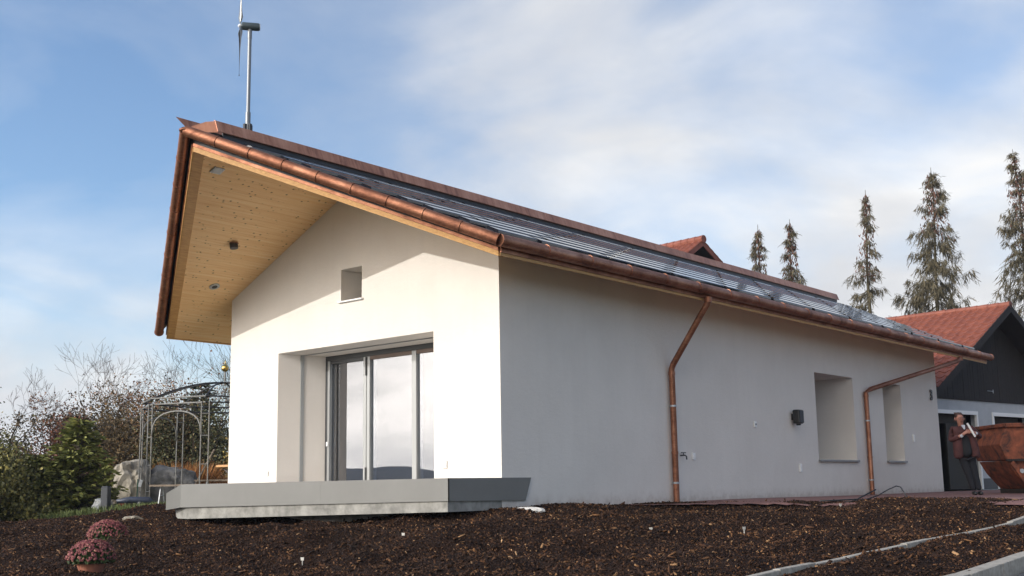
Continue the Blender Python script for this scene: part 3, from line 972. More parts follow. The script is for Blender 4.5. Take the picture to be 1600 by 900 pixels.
top = [v3(A_ + Vector((-.03, .03, 0)), .48), v3(B_ + Vector((0, .03, 0)), .48), G(UL + .2, .02, .48), G(-.02, .02, .48)]
bb = MB(); bb.hexa([p - Vector((0, 0, .2)) for p in top], top); bb.build('terrace_top', 'palepaving', terr)
top = [v3(B_ + Vector((0, .03, 0)), .478), v3(C_ + Vector((0, .03, 0)), .326), Vector((-7.6, .55, .326)), G(UL + .2, .03, .478)]
bb = MB(); bb.hexa([p - Vector((0, 0, .2)) for p in top], top); bb.build('terrace_top', 'palepaving', terr)
base = [Vector((0.0, -1.25, 0)), Vector((-6.41, -1.16, 0)), Vector((-7.40, -.68, 0)), Vector((-7.45, .5, 0)), Vector((-7.0, .40, 0)), Vector((0.0, -.005, 0))]
lo_ = [0.0, -.125, -.134, -.134, -.12, 0.0]; hi_ = [.20, .15, .10, .10, .15, .20]
def shrink(p, k): 
    c = Vector((-3.6, .3, 0)); return c + (p - c) * k
bb = MB(); bb.hexa([v3(shrink(p, .988) if i in (1, 2, 3) else p, z) for i, (p, z) in enumerate(zip(base, lo_))], [v3(p, z) for p, z in zip(base, hi_)]); bb.build('concrete_base', 'concrete', terr)
FT = (Vector((-.05, -.12, 0)), Vector((-6.6, -.02, 0)), Vector((-6.8, .3, 0)), Vector((-.05, -.03, 0)))
bb = MB(); bb.hexa([v3(p, -.8) for p in FT], [v3(p, -.05) for p in FT]); bb.build('footing', 'concrete', terr)

# ---- fittings on the walls and soffit (things of their own)
def plate_on_gable(u, z, label, s=.085):
    t = thing('wall_socket', label, 'socket', G(u, 0, z), 'white wall sockets')
    bb = MB(); bb.hexa([G(u - s / 2, 0.001, z - s / 2), G(u + s / 2, 0.001, z - s / 2), G(u + s / 2, .03, z - s / 2), G(u - s / 2, .03, z - s / 2)], [G(u - s / 2, 0.001, z + s / 2), G(u + s / 2, .001, z + s / 2), G(u + s / 2, .03, z + s / 2), G(u - s / 2, .03, z + s / 2)]); bb.build('cover', 'white', t, bevel=.004)
    bb = MB(); bb.hexa([G(u - s * .3, .03, z - s * .3), G(u + s * .3, .03, z - s * .3), G(u + s * .3, .036, z - s * .3), G(u - s * .3, .036, z - s * .3)], [G(u - s * .3, .03, z + s * .3), G(u + s * .3, .03, z + s * .3), G(u + s * .3, .036, z + s * .3), G(u - s * .3, .036, z + s * .3)]); bb.build('flap', 'white', t)


plate_on_gable(-6.02, .668, 'white socket on the sunlit gable left of the terrace window')
plate_on_gable(-1.25, .72, 'white socket on the sunlit gable right of the terrace window', .12)


def plate_on_side(y, z, w, h, label, holes=0):
    t = thing('wall_socket', label, 'socket', (0, y, z), 'white wall sockets')
    bb = MB(); bb.box((.016, y, z), (.03, w, h)); bb.build('cover', 'white', t, bevel=.005)
    for k in range(max(1, holes)):
        zz = z + (k - (max(1, holes) - 1) / 2) * h * .5
        bb = MB(); bb.box((.034, y, zz), (.008, w * .55, h * .28)); bb.build('flap', 'sill' if holes == 1 else 'white', t)


plate_on_side(8.44, 1.562, .10, .12, 'white wall box with a grey dot, left of the black speaker', 1)
plate_on_side(5.83, .868, .10, .13, 'white socket beside the tap and the first downpipe')
plate_on_side(10.52, .657, .10, .18, 'low white double socket below the black speaker', 2)
plate_on_side(17.64, 1.46, .09, .20, 'small pale socket between the narrow window and the house number', 2)

sp = thing('loudspeaker', 'black box loudspeaker on the shaded side wall left of the wide window', 'speaker', (0, 10.27, 1.774))
bb = MB(); bb.box((.14, 10.27, 1.78), (.17, .23, .31)); bb.build('cabinet', 'black', sp, bevel=.03)
bb = MB(); bb.box((.228, 10.27, 1.78), (.012, .19, .27)); bb.build('grille', 'slate', sp, bevel=.01)
bb = MB(); bb.box((.03, 10.27, 1.78), (.06, .10, .14)); bb.build('bracket', 'black', sp)
bb = MB(); bb.box((.10, 10.36, 1.615), (.10, .05, .045)); bb.build('clamp', 'black', sp, bevel=.01)

tp = thing('tap', 'small metal garden tap between the first downpipe and a white socket', 'tap', (0, 5.36, .88))
bb = MB(); bb.tube([(0, 5.36, .88), (.10, 5.36, .88), (.13, 5.36, .86), (.135, 5.36, .80)], .014, 10); bb.build('spout', 'dark_frame', tp, smooth=True)
bb = MB(); bb.tube([(.07, 5.36, .88), (.07, 5.36, .925)], .010, 8); bb.tube([(.07, 5.28, .93), (.07, 5.44, .93)], .010, 8); bb.build('handle', 'dark_frame', tp)

# house number 3 at the far end of the side wall
num = bpy.data.curves.new('house_number', 'FONT')
num.body = '3'; num.size = .40; num.extrude = .012; num.offset = 0.012
no = bpy.data.objects.new('tmp_number', num); COL.objects.link(no)
dg = bpy.context.evaluated_depsgraph_get()
nm = bpy.data.meshes.new_from_object(no.evaluated_get(dg))
bpy.data.objects.remove(no)
nm.materials.clear(); nm.materials.append(M['black'])
no = bpy.data.objects.new('house_number', nm); COL.objects.link(no)
no.rotation_euler = (R(90), 0, R(90)); no.location = (.03, 19.12, 2.58)
tag(no, 'black house number 3 at the far end of the shaded white side wall', 'number')

# soffit fittings
def soffit_thing(name, label, cat, x, y, group=None):
    return thing(name, label, cat, (x, y, zs(x)), group)


tl = -math.atan(PT)
q = soffit_thing('ceiling_lamp', 'square pale lamp recessed high in the wooden soffit near the roof tip', 'lamp', -3.95, -2.5)
bb = MB(); bb.box((-3.95, -2.5, zs(-3.95) - .012), (.15, .20, .02), 0, 0, 0, tl); bb.build('frame', 'steel', q)
bb = MB(); bb.box((-3.95, -2.5, zs(-3.95) - .024), (.12, .17, .008), 0, 0, 0, tl); bb.build('lens', 'frame', q)
q = soffit_thing('motion_sensor', 'dark brown cylinder sensor hanging from the middle of the wooden soffit', 'sensor', -5.623, -.84)
c0 = Vector((-5.623, -.84, zs(-5.623)))
bb = MB(); bb.tube([c0, c0 - Vector((-.02, 0, .10))], .075, 16); bb.build('housing', 'black', q, smooth=False)
bb = MB(); bb.tube([c0 - Vector((0, 0, -.01)), c0 - Vector((0, 0, .012))], .09, 16); bb.build('base', 'curtain', q)
q = soffit_thing('ceiling_spotlight', 'round chrome spotlight recessed low in the wooden soffit', 'spotlight', -6.915, -.275)
c0 = Vector((-6.915, -.275, zs(-6.915)))
nn = Vector((-PT, 0, -1)).normalized() * -1
nn = Vector((PT, 0, -1)).normalized()
bb = MB(); bb.tube([c0 - nn * .01, c0 + nn * .02], .10, 20); bb.build('ring', 'steel', q)
bb = MB(); bb.tube([c0 + nn * .018, c0 + nn * .024], .055, 20); bb.build('lens', 'black', q)

# ------------------------------------------------------------------ wind turbine on the ridge
wtb = thing('wind_turbine', 'small grey wind turbine on a steel pole standing on the roof ridge', 'wind turbine', (-3.65, -2.12, 6.1))
bx, by = -3.65, -2.13
bb = MB(); bb.tube([(bx, by, 6.0), (bx, by, 6.62)], .045, 14); bb.tube([(bx, by, 6.6), (bx, by, 8.0)], .033, 14); bb.tube([(bx, by, 7.93), (bx, by, 8.09)], .038, 14); bb.build('pole', 'polesteel', wtb, smooth=False)
bb = MB()
for dx, dy in ((.06, .0), (-.06, 0), (0, .06), (0, -.06)): bb.box((bx + dx, by + dy, 6.28), (.045, .045, .26))
bb.build('pole_foot', 'slate', wtb)
ax = Vector((rt.x, rt.y, 0)).normalized(); ax.rotate(Matrix.Rotation(R(13.5), 3, 'Z'))       # nacelle lies along this level direction
hc = Vector((bx, by, 8.145)) - ax * .13
bb = MB(); bb.tube([hc - ax * .02, hc + ax * .0, hc + ax * .27, hc + ax * .285], [.03, .068, .068, .060], 20); nac = bb.build('nacelle', 'turbine', wtb, smooth=True)
md = nac.modifiers.new('e', 'EDGE_SPLIT'); md.split_angle = R(35)
bb = MB(); bb.tube([hc + ax * .284, hc + ax * .30], .058, 20); bb.build('end_cap', 'frame', wtb)
bb = MB(); bb.tube([hc - ax * .07, hc - ax * .05, hc - ax * .015], [.008, .03, .04], 14); bb.build('hub', 'white', wtb, smooth=True)
vz = Vector((0, 0, 1)); side_ = ax.cross(vz)
for k in range(3):
    a = R(88 + 120 * k)
    rad = vz * math.sin(a) + side_ * math.cos(a); tan = ax.cross(rad)
    prof = [(.03, .012, .1), (.09, .030, .8), (.15, .044, .9), (.26, .030, .75), (.5, .02, .5), (.85, .013, .3), (1.1, .009, .2), (1.13, .016, .9)]
    vs = []
    for r_, w_, tw_ in prof:
        cdir = (tan * math.cos(tw_) + ax * math.sin(tw_)); ndir = (ax * math.cos(tw_) - tan * math.sin(tw_))
        c_ = hc - ax * .03 + rad * r_
        for s1, s2 in ((-1, 0), (0, .16), (1.2, 0), (0, -.16)): vs.append(c_ + cdir * w_ * s1 + ndir * w_ * s2)
    fs = [(i * 4 + j, i * 4 + (j + 1) % 4, i * 4 + 4 + (j + 1) % 4, i * 4 + 4 + j) for i in range(len(prof) - 1) for j in range(4)] + [(3, 2, 1, 0), tuple(len(prof) * 4 - 4 + j for j in range(4))]
    bb = MB(); bb.add(vs, fs); bb.build('blade', 'frame', wtb, smooth=True)

# ------------------------------------------------------------------ garage behind
K_ = 1.14
GO = Vector((CAM.x + K_ * (.25 - CAM.x), CAM.y + K_ * (21.8 - CAM.y), 0))
ge = Vector((.172, .985, 0)).normalized(); gn = Vector((.985, -.172, 0)).normalized()
def GA(e, n, z): return GO + ge * (e * K_) + gn * n + Vector((0, 0, .3447 + K_ * (z - .3447) if z > .05 else z))


gar = thing('garage', 'garage with red tiled roof, dark boarded gable and two open pale framed doorways', 'garage', GO)
def gbox(b, e0, e1, n0, n1, z0, z1, mi=0):
    b.hexa([GA(e0, n0, z0), GA(e1, n0, z0), GA(e1, n1, z0), GA(e0, n1, z0)], [GA(e0, n0, z1), GA(e1, n0, z1), GA(e1, n1, z1), GA(e0, n1, z1)], mi)


EA, GS = 1.55, .585                           # apex position and slope
def gtop(e): return 5.42 - GS * abs(e - EA)
bb = MB()
for e0, e1, z0 in ((-2.9, -2.3, -.3), (.42, 1.33, -.3), (3.75, 6.0, -.3)): gbox(bb, e0, e1, 0, -.25, z0, 2.665)
gbox(bb, -2.3, .42, 0, -.25, 2.27, 2.665); gbox(bb, 1.33, 3.75, 0, -.25, 2.27, 2.665)
bb.build('wall', 'bluewhite', gar)
for e0, e1 in ((-2.3, .42), (1.33, 3.75)):
    bb = MB(); gbox(bb, e0 - .0, e0 + .09, .03, -.06, 0.0, 2.27); gbox(bb, e1 - .09, e1, .03, -.06, .0, 2.27); gbox(bb, e0 - .002, e1 + .002, .034, -.06, 2.24, 2.35); bb.build('door_frame', 'white', gar)
    bb = MB(); gbox(bb, e0 + .1, e1 - .1, -.35, -.42, 1.98, 2.26); bb.build('roller_box', 'garage_dark', gar)
bb = MB(); gbox(bb, .45, 1.30, .02, -.2, .0, .36); bb.build('plinth', 'dimgrey', gar)
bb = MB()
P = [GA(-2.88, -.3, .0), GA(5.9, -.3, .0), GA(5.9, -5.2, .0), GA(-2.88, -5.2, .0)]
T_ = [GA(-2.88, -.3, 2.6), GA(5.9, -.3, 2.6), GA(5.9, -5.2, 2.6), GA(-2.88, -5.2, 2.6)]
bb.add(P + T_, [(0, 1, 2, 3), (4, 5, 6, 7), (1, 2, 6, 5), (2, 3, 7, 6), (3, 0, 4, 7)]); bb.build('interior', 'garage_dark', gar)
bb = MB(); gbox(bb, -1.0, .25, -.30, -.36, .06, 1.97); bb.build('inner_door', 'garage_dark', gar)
e = -2.9
while e < 6.0:
    bb = MB(); e1 = e + .152; dn = .05 + random.uniform(0, .012)
    bb.hexa([GA(e, dn, 2.668), GA(e1, dn, 2.668), GA(e1, -.1, 2.668), GA(e, -.1, 2.668)], [GA(e, dn, gtop(e)), GA(e1, dn, gtop(e1)), GA(e1, -.1, gtop(e1)), GA(e, -.1, gtop(e))])
    bb.build('cladding_board', 'darkwood', gar); e += .158
ROOFN = .85; DEEP = -6.5
for sgn, elim in ((-1, -3.3), (1, 6.4)):
    bb = MB()
    q_ = [(EA, ROOFN), (elim, ROOFN), (elim, DEEP), (EA, DEEP)]
    bb.hexa([GA(a, n_, gtop(a) + .02) for a, n_ in q_], [GA(a, n_, gtop(a) + .16) for a, n_ in q_]); bb.build('roof_deck', 'darkwood', gar)
    bb = MB()
    bb.hexa([GA(EA, ROOFN, gtop(EA) - .04), GA(elim, ROOFN, gtop(elim) - .04), GA(elim, ROOFN + .04, gtop(elim) - .04), GA(EA, ROOFN + .04, gtop(EA) - .04)],
            [GA(EA, ROOFN, gtop(EA) + .2), GA(elim, ROOFN, gtop(elim) + .2), GA(elim, ROOFN + .04, gtop(elim) + .2), GA(EA, ROOFN + .04, gtop(EA) + .2)]); bb.build('barge_board', 'darkwood', gar)
# hooks on the gable boards
hk = MB(); hk.tube([GA(1.02, .09, 2.99), GA(1.38, .09, 2.985)], .012, 8); hk.tube([GA(1.38, .09, 3.04), GA(1.38, .09, 2.93)], .012, 8); hk.build('gable_hook', 'steel', gar)

# pantiles: one mesh shared by all
def tile_mesh(w, l):
    b = MB(); n = 6; vs = []
    for j, (yy, lift) in enumerate(((0, .0), (l, .028))):
        for i in range(n + 1):
            s = i / n
            z = .045 * math.sin(s * 2 * math.pi) if s < .5 else -.018 * math.sin((s - .5) * 2 * math.pi)
            vs.append((s * w, yy, z + lift + .02))
    k = n + 1
    fs = [(i, i + 1, k + i + 1, k + i) for i in range(n)]
    base = len(vs)
    for i in range(n + 1):
        x_, y_, z_ = vs[k + i]; vs.append((x_, y_, z_ - .03))
    fs += [(k + i, k + i + 1, base + i + 1, base + i) for i in range(n)]
    b.add(vs, fs); return b


TWD, TL = .335, .36
tb = tile_mesh(TWD, TL + .05)
first_t = None
slope_dir = lambda sg: None
rows = 17
dz_ = GS
p_top = GA(EA, 0, gtop(EA) + .16)
for sg, elim in ((-1, -3.3), (1, 6.4)):
    down = (ge * sg * K_ + Vector((0, 0, -GS * K_))).normalized()
    acr = gn * (-1 if sg < 0 else 1) * 1.0
    nrm = acr.cross(down).normalized()
    if nrm.z < 0: nrm = -nrm
    L_ = abs(elim - EA) * K_ * math.sqrt(1 + GS * GS)
    nr = int(L_ / TL) if sg < 0 else int(L_ / TL)
    extra = MB()
    for c in range(22):
        for r_ in range(nr):
            off = (ROOFN + .02 - (c + 1) * TWD) if sg < 0 else (ROOFN + .02 - (c + 1) * TWD)
            org = GA(EA, 0, gtop(EA) + .16) + gn * (off + (TWD if sg < 0 else 0)) + down * (r_ * TL)
            m3 = Matrix((acr, down, nrm)).transposed().to_4x4(); m3.translation = org
            if sg < 0 and c < 17 and r_ < 17:
                if first_t is None:
                    first_t = tb.build('roof_tile', 'tile', gar); o = first_t
                else:
                    o = first_t.copy(); COL.objects.link(o)
                o.matrix_parent_inverse = parent_inv(gar); o.matrix_basis = m3
            elif sg < 0 or c < 3:
                extra.add([m3 @ Vector(v) for v in tb.v], tb.f)
            
    if extra.v: tag(extra.build('roof_tile', 'tile', gar), kind='stuff')
for c in range(19):
    a = GA(EA, 0, gtop(EA) + .19) + gn * (ROOFN + .04 - c * .4)
    b = a - gn * .42 
    bb = MB(); bb.tube([a, b], [.12, .105], 10); bb.build('ridge_tile', 'tile', gar)

# ------------------------------------------------------------------ neighbouring house (only its roof top shows above the ridge)
KD = 50 / 42
NO = Vector((CAM.x + KD * (-8.77 - CAM.x), CAM.y + KD * (22.23 - CAM.y), 0))
NZ = .3447 + KD * (9.023 - .3447)
nb = thing('neighbouring_house', 'house behind with only its red tiled gable peeping over the copper ridge', 'house', NO)
HWN = 5.0; SN = .66
def NB(e, n, z): return NO + ge * e + gn * n + Vector((0, 0, z))
bb = MB()
bb.hexa([NB(-HWN, -.9, -.3), NB(HWN, -.9, -.3), NB(HWN, -10, -.3), NB(-HWN, -10, -.3)], [NB(-HWN, -.9, NZ - SN * HWN - .35), NB(HWN, -.9, NZ - SN * HWN - .35), NB(HWN, -10, NZ - SN * HWN - .35), NB(-HWN, -10, NZ - SN * HWN - .35)]); bb.build('wall', 'bluewhite', nb)
bb = MB(); bb.prism([NB(-HWN, -.9, NZ - SN * HWN - .35), NB(HWN, -.9, NZ - SN * HWN - .35), NB(0, -.9, NZ - .35)], -gn * .2); bb.build('gable_boarding', 'darkwood', nb)
bb = MB(); bb.beam(NB(0, -.85, NZ - .5), NB(0, -.85, NZ - 3), .14, .1, gn); bb.beam(NB(-1.6, -.84, NZ - 1.5), NB(1.6, -.84, NZ - 1.5), .1, .14); bb.build('gable_beam', 'darkwood', nb)
for sg in (-1, 1):
    E_ = sg * (HWN + .7)
    bb = MB(); q_ = [(0, 0), (E_, 0), (E_, -10), (0, -10)]
    bb.hexa([NB(a, n_, NZ - SN * abs(a) - .28) for a, n_ in q_], [NB(a, n_, NZ - SN * abs(a) - .12) for a, n_ in q_]); bb.build('roof_deck', 'darkwood', nb)
    bb = MB(); bb.hexa([NB(0, 0, NZ - .34), NB(E_, 0, NZ - SN * abs(E_) - .34), NB(E_, .04, NZ - SN * abs(E_) - .34), NB(0, .04, NZ - .34)], [NB(0, 0, NZ - .06), NB(E_, 0, NZ - SN * abs(E_) - .06), NB(E_, .04, NZ - SN * abs(E_) - .06), NB(0, .04, NZ - .06)]); bb.build('barge_board', 'tile', nb)
    down = (ge * sg + Vector((0, 0, -SN))).normalized(); acr = gn * (-1 if sg < 0 else 1)
    nrm = acr.cross(down).normalized(); nrm = -nrm if nrm.z < 0 else nrm
    ex = MB()
    for c in range(26 if sg < 0 else 3):
        for r_ in range(18):
            org = NB(0, 0, NZ - .12) + gn * (.06 - (c + 1) * TWD + (TWD if sg < 0 else 0)) + down * (r_ * TL)
            m3 = Matrix((acr, down, nrm)).transposed().to_4x4(); m3.translation = org
            ex.add([m3 @ Vector(v) for v in tb.v], tb.f)
    tag(ex.build('roof_tile', 'tile', nb), kind='stuff')
for c in range(24):
    a = NB(0, .1 - c * .4, NZ - .05); bb = MB(); bb.tube([a, a - gn * .42], [.17, .15], 10); bb.build('ridge_tile', 'tile', nb)

# ------------------------------------------------------------------ kerbs
def kerb_row(label, pts, w, top, depth, step):
    p, q = Vector((*pts[0], 0)), Vector((*pts[1], 0))
    t = thing('kerb', label, 'kerb', (p.x, p.y, gz(p.x, p.y)))
    n = int((q - p).length / step); d = (q - p) / n
    a0 = Vector((d.y, -d.x, 0)).normalized()
    for i in range(n):
        a = p + d * (i + .006); c = p + d * (i + .994); j = random.uniform(-.008, .008); jz = random.uniform(-.006, .006)
        za, zc = [gz(v.x, v.y) + top + jz for v in (a, c)]
        ring = lambda z0, z1, k: [a - a0 * k + a0 * j + Vector((0, 0, z0)), c - a0 * k + a0 * j + Vector((0, 0, z1)), c + a0 * k + a0 * j + Vector((0, 0, z1)), a + a0 * k + a0 * j + Vector((0, 0, z0))]
        bb = MB(); bb.hexa(ring(za - depth, zc - depth, w / 2), ring(za, zc, w / 2)); bb.build('kerb_stone', 'kerb', t, bevel=.008)


kerb_row('thin weathered stone edging crossing the bark mulch bed', ((6.28, -7.5), (6.60, 5.5)), .085, .042, .3, .75)
kerb_row('broad stone kerb between the bark mulch and the grey road', ((7.55, -9.0), (7.95, 6.8)), .17, .03, .45, .9)

# ------------------------------------------------------------------ bark chips over the mulch
def bark_chips(n, name, smin, smax, seed, zone):
    r = np.random.default_rng(seed)
    X = r.uniform(zone[0], zone[1], n); Y = r.uniform(zone[2], zone[3], n)
    k = in_mulch(X, Y); X, Y = X[k], Y[k]
    k = np.abs(X - kerb_x(Y)) > .075; X, Y = X[k], Y[k]
    n = len(X)
    Z = hz(X, Y) + lump(X, Y)
    L = r.uniform(smin, smax, n); Wd = L * r.uniform(.22, .5, n); H = L * r.uniform(.06, .18, n)
    yaw_ = r.uniform(0, 6.283, n); tilt = r.normal(0, .45, n); rl = r.normal(0, .4, n)
    base = np.array([(-.5, -.35, -.5), (.5, -.5, -.5), (.42, .5, -.5), (-.5, .4, -.5), (-.4, -.25, .5), (.38, -.4, .5), (.5, .35, .5), (-.45, .3, .5)])
    B = base[None] * np.stack([L, Wd, H], 1)[:, None, :]
    B = B + r.normal(0, .06, B.shape) * L[:, None, None] * np.array([1, .5, .3])
    cr, sr = np.cos(rl)[:, None], np.sin(rl)[:, None]
    y_, z_ = B[..., 1] * cr - B[..., 2] * sr, B[..., 1] * sr + B[..., 2] * cr
    ct, st = np.cos(tilt)[:, None], np.sin(tilt)[:, None]
    x2, z2 = B[..., 0] * ct - z_ * st, B[..., 0] * st + z_ * ct
    cy_, sy_ = np.cos(yaw_)[:, None], np.sin(yaw_)[:, None]
    x3, y3 = x2 * cy_ - y_ * sy_, x2 * sy_ + y_ * cy_
    V = np.stack([x3 + X[:, None], y3 + Y[:, None], z2 + (Z + L * .16)[:, None]], 2).reshape(-1, 3)
    q = np.array([(3, 2, 1, 0), (4, 5, 6, 7), (0, 1, 5, 4), (1, 2, 6, 5), (2, 3, 7, 6), (3, 0, 4, 7)])
    F = (q[None] + np.arange(n)[:, None, None] * 8).reshape(-1, 4)
    return tag(np_mesh(name, V, F, 'chip'), 'dark brown bark chips strewn thickly over the sloping bed', 'bark mulch', kind='stuff')


bark_chips(95000, 'bark_mulch', .018, .052, 5, (-11.5, 7.75, -9.5, 6.4))
bark_chips(6000, 'bark_mulch', .05, .11, 6, (-11.5, 7.75, -9.5, 6.4))




# ------------------------------------------------------------------ foliage tools
def leaves(C, size, rs, aspect=1.0, up_bias=0.0):
    """quads at the points C"""
    n = len(C)
    a = rs.normal(0, 1, (n, 3)); a[:, 2] *= (1 - up_bias); a /= np.linalg.norm(a, axis=1)[:, None]
    b = rs.normal(0, 1, (n, 3)); b -= a * (a * b).sum(1)[:, None]; b /= np.linalg.norm(b, axis=1)[:, None]
    s = np.asarray(size).reshape(-1, 1) * rs.uniform(.6, 1.3, (n, 1))
    a = a * s * .5 * aspect; b = b * s * .5
    V = np.stack([C - a - b * .4, C - a * .1 + b * .0 - b, C + a, C + b], 1).reshape(-1, 3)
    F = np.arange(n * 4).reshape(-1, 4)
    return V, F


def blades(P, D, w, rs, bend=0.0):
    """thin triangles-as-quads from P along D"""
    n = len(P)
    side = np.cross(D, rs.normal(0, 1, (n, 3))); side /= np.linalg.norm(side, axis=1)[:, None] + 1e-9
    w = np.asarray(w).reshape(-1, 1)
    mid = P + D * .55
    end = P + D; end[:, 2] -= bend * np.linalg.norm(D, axis=1)
    V = np.stack([P - side * w * .5, mid - side * w * .5, end, mid + side * w * .5], 1).reshape(-1, 3)
    return V, np.arange(n * 4).reshape(-1, 4)


def join(parts):
    V = []; F = []; o = 0
    for v, f in parts:
        V.append(v); F.append(f + o); o += len(v)
    return np.concatenate(V), np.concatenate(F)


def fine_mulch(n):
    r = np.random.default_rng(77)
    X = r.uniform(-11.5, 7.75, n); Y = r.uniform(-9.5, 6.4, n)
    k = in_mulch(X, Y) & (np.abs(X - kerb_x(Y)) > .06); X, Y = X[k], Y[k]
    C = np.c_[X, Y, hz(X, Y) + lump(X, Y) + r.uniform(.0, .012, len(X))]
    V, F = leaves(C, r.uniform(.010, .028, len(X)), r, 1.5)
    tag(np_mesh('bark_mulch', V, F, 'chip'), 'finest dark bark crumbs between the larger chips', 'bark mulch', kind='stuff')


fine_mulch(260000)


def bare_tree(name, label, cat, base, height, spread, seed, stems=1, leafmat=None, nleaf=0, leafsize=.12, depth=6, group=None, leafzone=(0.2, .8), barkm='twig', lean=0.0):
    rs = random.Random(seed); nr = np.random.default_rng(seed)
    t = thing(name, label, cat, base, group)
    b = MB(); tips = []
    def grow(p, d, length, rad, lev):
        pts = [p]; rads = [rad]; cur = d.copy()
        nseg = 4 if lev < 2 else 3
        for i in range(nseg):
            cur = (cur + Vector((rs.gauss(0, .12), rs.gauss(0, .12), rs.gauss(0.05, .08)))).normalized()
            p = p + cur * (length / nseg); pts.append(p); rads.append(max(rad * (1 - .45 * (i + 1) / nseg), .004))
            if lev >= 2: tips.append(p)
        b.tube(pts, rads, 5 if lev < 2 else 3, caps=False)
        if lev >= depth: return
        kids = rs.choice((2, 3)) if lev < depth - 1 else rs.choice((2, 3, 4))
        for k in range(kids):
            ang = rs.uniform(.25, .75) * spread; az = rs.uniform(0, 6.283)
            ref = Vector((math.cos(az), math.sin(az), rs.uniform(-.2, .3)))
            nd = (cur * math.cos(ang) + (ref - cur * ref.dot(cur)).normalized() * math.sin(ang)).normalized()
            st = pts[-1] if k == 0 else pts[rs.randint(2, nseg)]
            grow(st, nd, length * rs.uniform(.62, .86), rads[-1] * rs.uniform(.62, .85), lev + 1)
    for s in range(stems):
        az = 6.283 * s / max(1, stems) + rs.uniform(-.4, .4); ln = (0.28 if stems > 1 else .05) * rs.uniform(.5, 1.5)
        d = Vector((math.cos(az) * ln + lean, math.sin(az) * ln, 1)).normalized()
        grow(Vector(base), d, height * .30, height * (.016 if stems > 1 else .022), 0)
    zmax = max(v[2] for v in b.v); zc = base[2]
    k = height / (zmax - zc)
    b.v = [(base[0] + (x - base[0]) * k, base[1] + (y - base[1]) * k, zc + (z - zc) * k) for x, y, z in b.v]
    b.build('trunk', barkm, t, smooth=True)
    if leafmat and nleaf:
        T = np.array([(base[0] + (p.x - base[0]) * k, base[1] + (p.y - base[1]) * k, zc + (p.z - zc) * k) for p in tips])
        hrel = (T[:, 2] - zc) / height
        T = T[(hrel > leafzone[0]) & (hrel < leafzone[1])]
        if len(T):
            C = T[nr.integers(0, len(T), nleaf)] + nr.normal(0, .10, (nleaf, 3))
            V, F = leaves(C, np.full(nleaf, leafsize), nr)
            np_mesh('crown', V, F, leafmat, t)
    return t


def spruce(name, label, base, height, halfw, seed, cones=.35, group=None, sparse=1.0):
    rs = random.Random(seed); nr = np.random.default_rng(seed)
    t = thing(name, label, 'spruce tree', base, group)
    bx_, by_, bz_ = base
    lx, ly = rs.uniform(-.2, .2), rs.uniform(-.2, .2)
    def axis(f): return Vector((bx_ + lx * f + .08 * math.sin(f * 9 + seed), by_ + ly * f, bz_ + height * f))
    b = MB(); b.tube([axis(i / 14) for i in range(15)], [height * .0115 * (1 - i / 14) + .012 for i in range(15)], 7); b.build('trunk', 'mossbark', t, smooth=True)
    br = MB(); P, Dv, Wd = [], [], []; CP = []
    f = .12
    while f < .985:
        kk = (1 - f)
        prof = halfw * (kk ** .72) * (1.05 if f < .8 else .95)
        for k in range(rs.choice((4, 5, 6)) if sparse >= 1 else rs.choice((3, 4, 5))):
            az = rs.uniform(0, 6.283); ln = prof * rs.uniform(.55, 1.12)
            st = axis(f + rs.uniform(-.006, .006)); hd = Vector((math.cos(az), math.sin(az), 0))
            drop = ln * rs.uniform(.18, .42) if f < .85 else -ln * .35
            pts = []
            for i in range(7):
                s = i / 6
                z = -drop * math.sin(min(1, s * 1.15) * math.pi * .62) + ln * .16 * max(0, s - .65) * 2.4
                pts.append(st + hd * ln * s + Vector((0, 0, z)))
            br.tube(pts, [max(.007, .035 * kk ** .5 * (1 - i / 6.5)) for i in range(7)], 3, caps=False)
            nt = int(ln * 34 * sparse) + 6
            for q in range(nt):
                s = rs.uniform(.12, 1.0) ** .85; i = min(5, int(s * 6)); p = pts[i].lerp(pts[i + 1], s * 6 - i)
                tl_ = rs.uniform(.25, .8) * min(1.0, .45 + ln / 2.5)
                sd_ = Vector((-hd.y, hd.x, 0)) * rs.uniform(-.55, .55) + hd * rs.uniform(.0, .5) + Vector((0, 0, rs.uniform(-1.1, -.35)))
                P.append(p); Dv.append(sd_.normalized() * tl_); Wd.append(rs.uniform(.026, .055))
        f += rs.uniform(.022, .034)
    tag(br.build('branch', 'mossbark', t), kind='stuff')
    P = np.array([tuple(p) for p in P]); Dv = np.array([tuple(p) for p in Dv]); Wd = np.array(Wd)
    V1, F1 = blades(P, Dv, Wd, nr)
    # side shoots on the twigs
    idx = nr.integers(0, len(P), int(len(P) * 2.6))
    P2 = P[idx] + Dv[idx] * nr.uniform(.1, .9, (len(idx), 1)); D2 = Dv[idx] * .35 + nr.normal(0, .09, (len(idx), 3))
    V2, F2 = blades(P2, D2, np.full(len(idx), .022), nr)
    V, F = join([(V1, F1), (V2, F2)])
    np_mesh('crown', V, F, 'spruce', t)
    # cones / dead reddish tips in the top
    ntop = int(620 * cones * halfw)
    ff = 1 - nr.uniform(.02, cones, ntop) ** 1.0
    rad = halfw * ((1 - ff) ** .62) * nr.uniform(.05, .62, ntop); az = nr.uniform(0, 6.283, ntop)
    C = np.array([tuple(axis(a)) for a in ff]) + np.c_[np.cos(az) * rad, np.sin(az) * rad, -rad * .35 + nr.normal(0, .08, ntop)]
    Dc = np.c_[nr.normal(0, .06, ntop), nr.normal(0, .06, ntop), -nr.uniform(.12, .24, ntop)]
    V, F = blades(C, Dc, np.full(ntop, .07), nr)
    tag(np_mesh('cones', V, F, 'cone', t), kind='stuff')
    return t


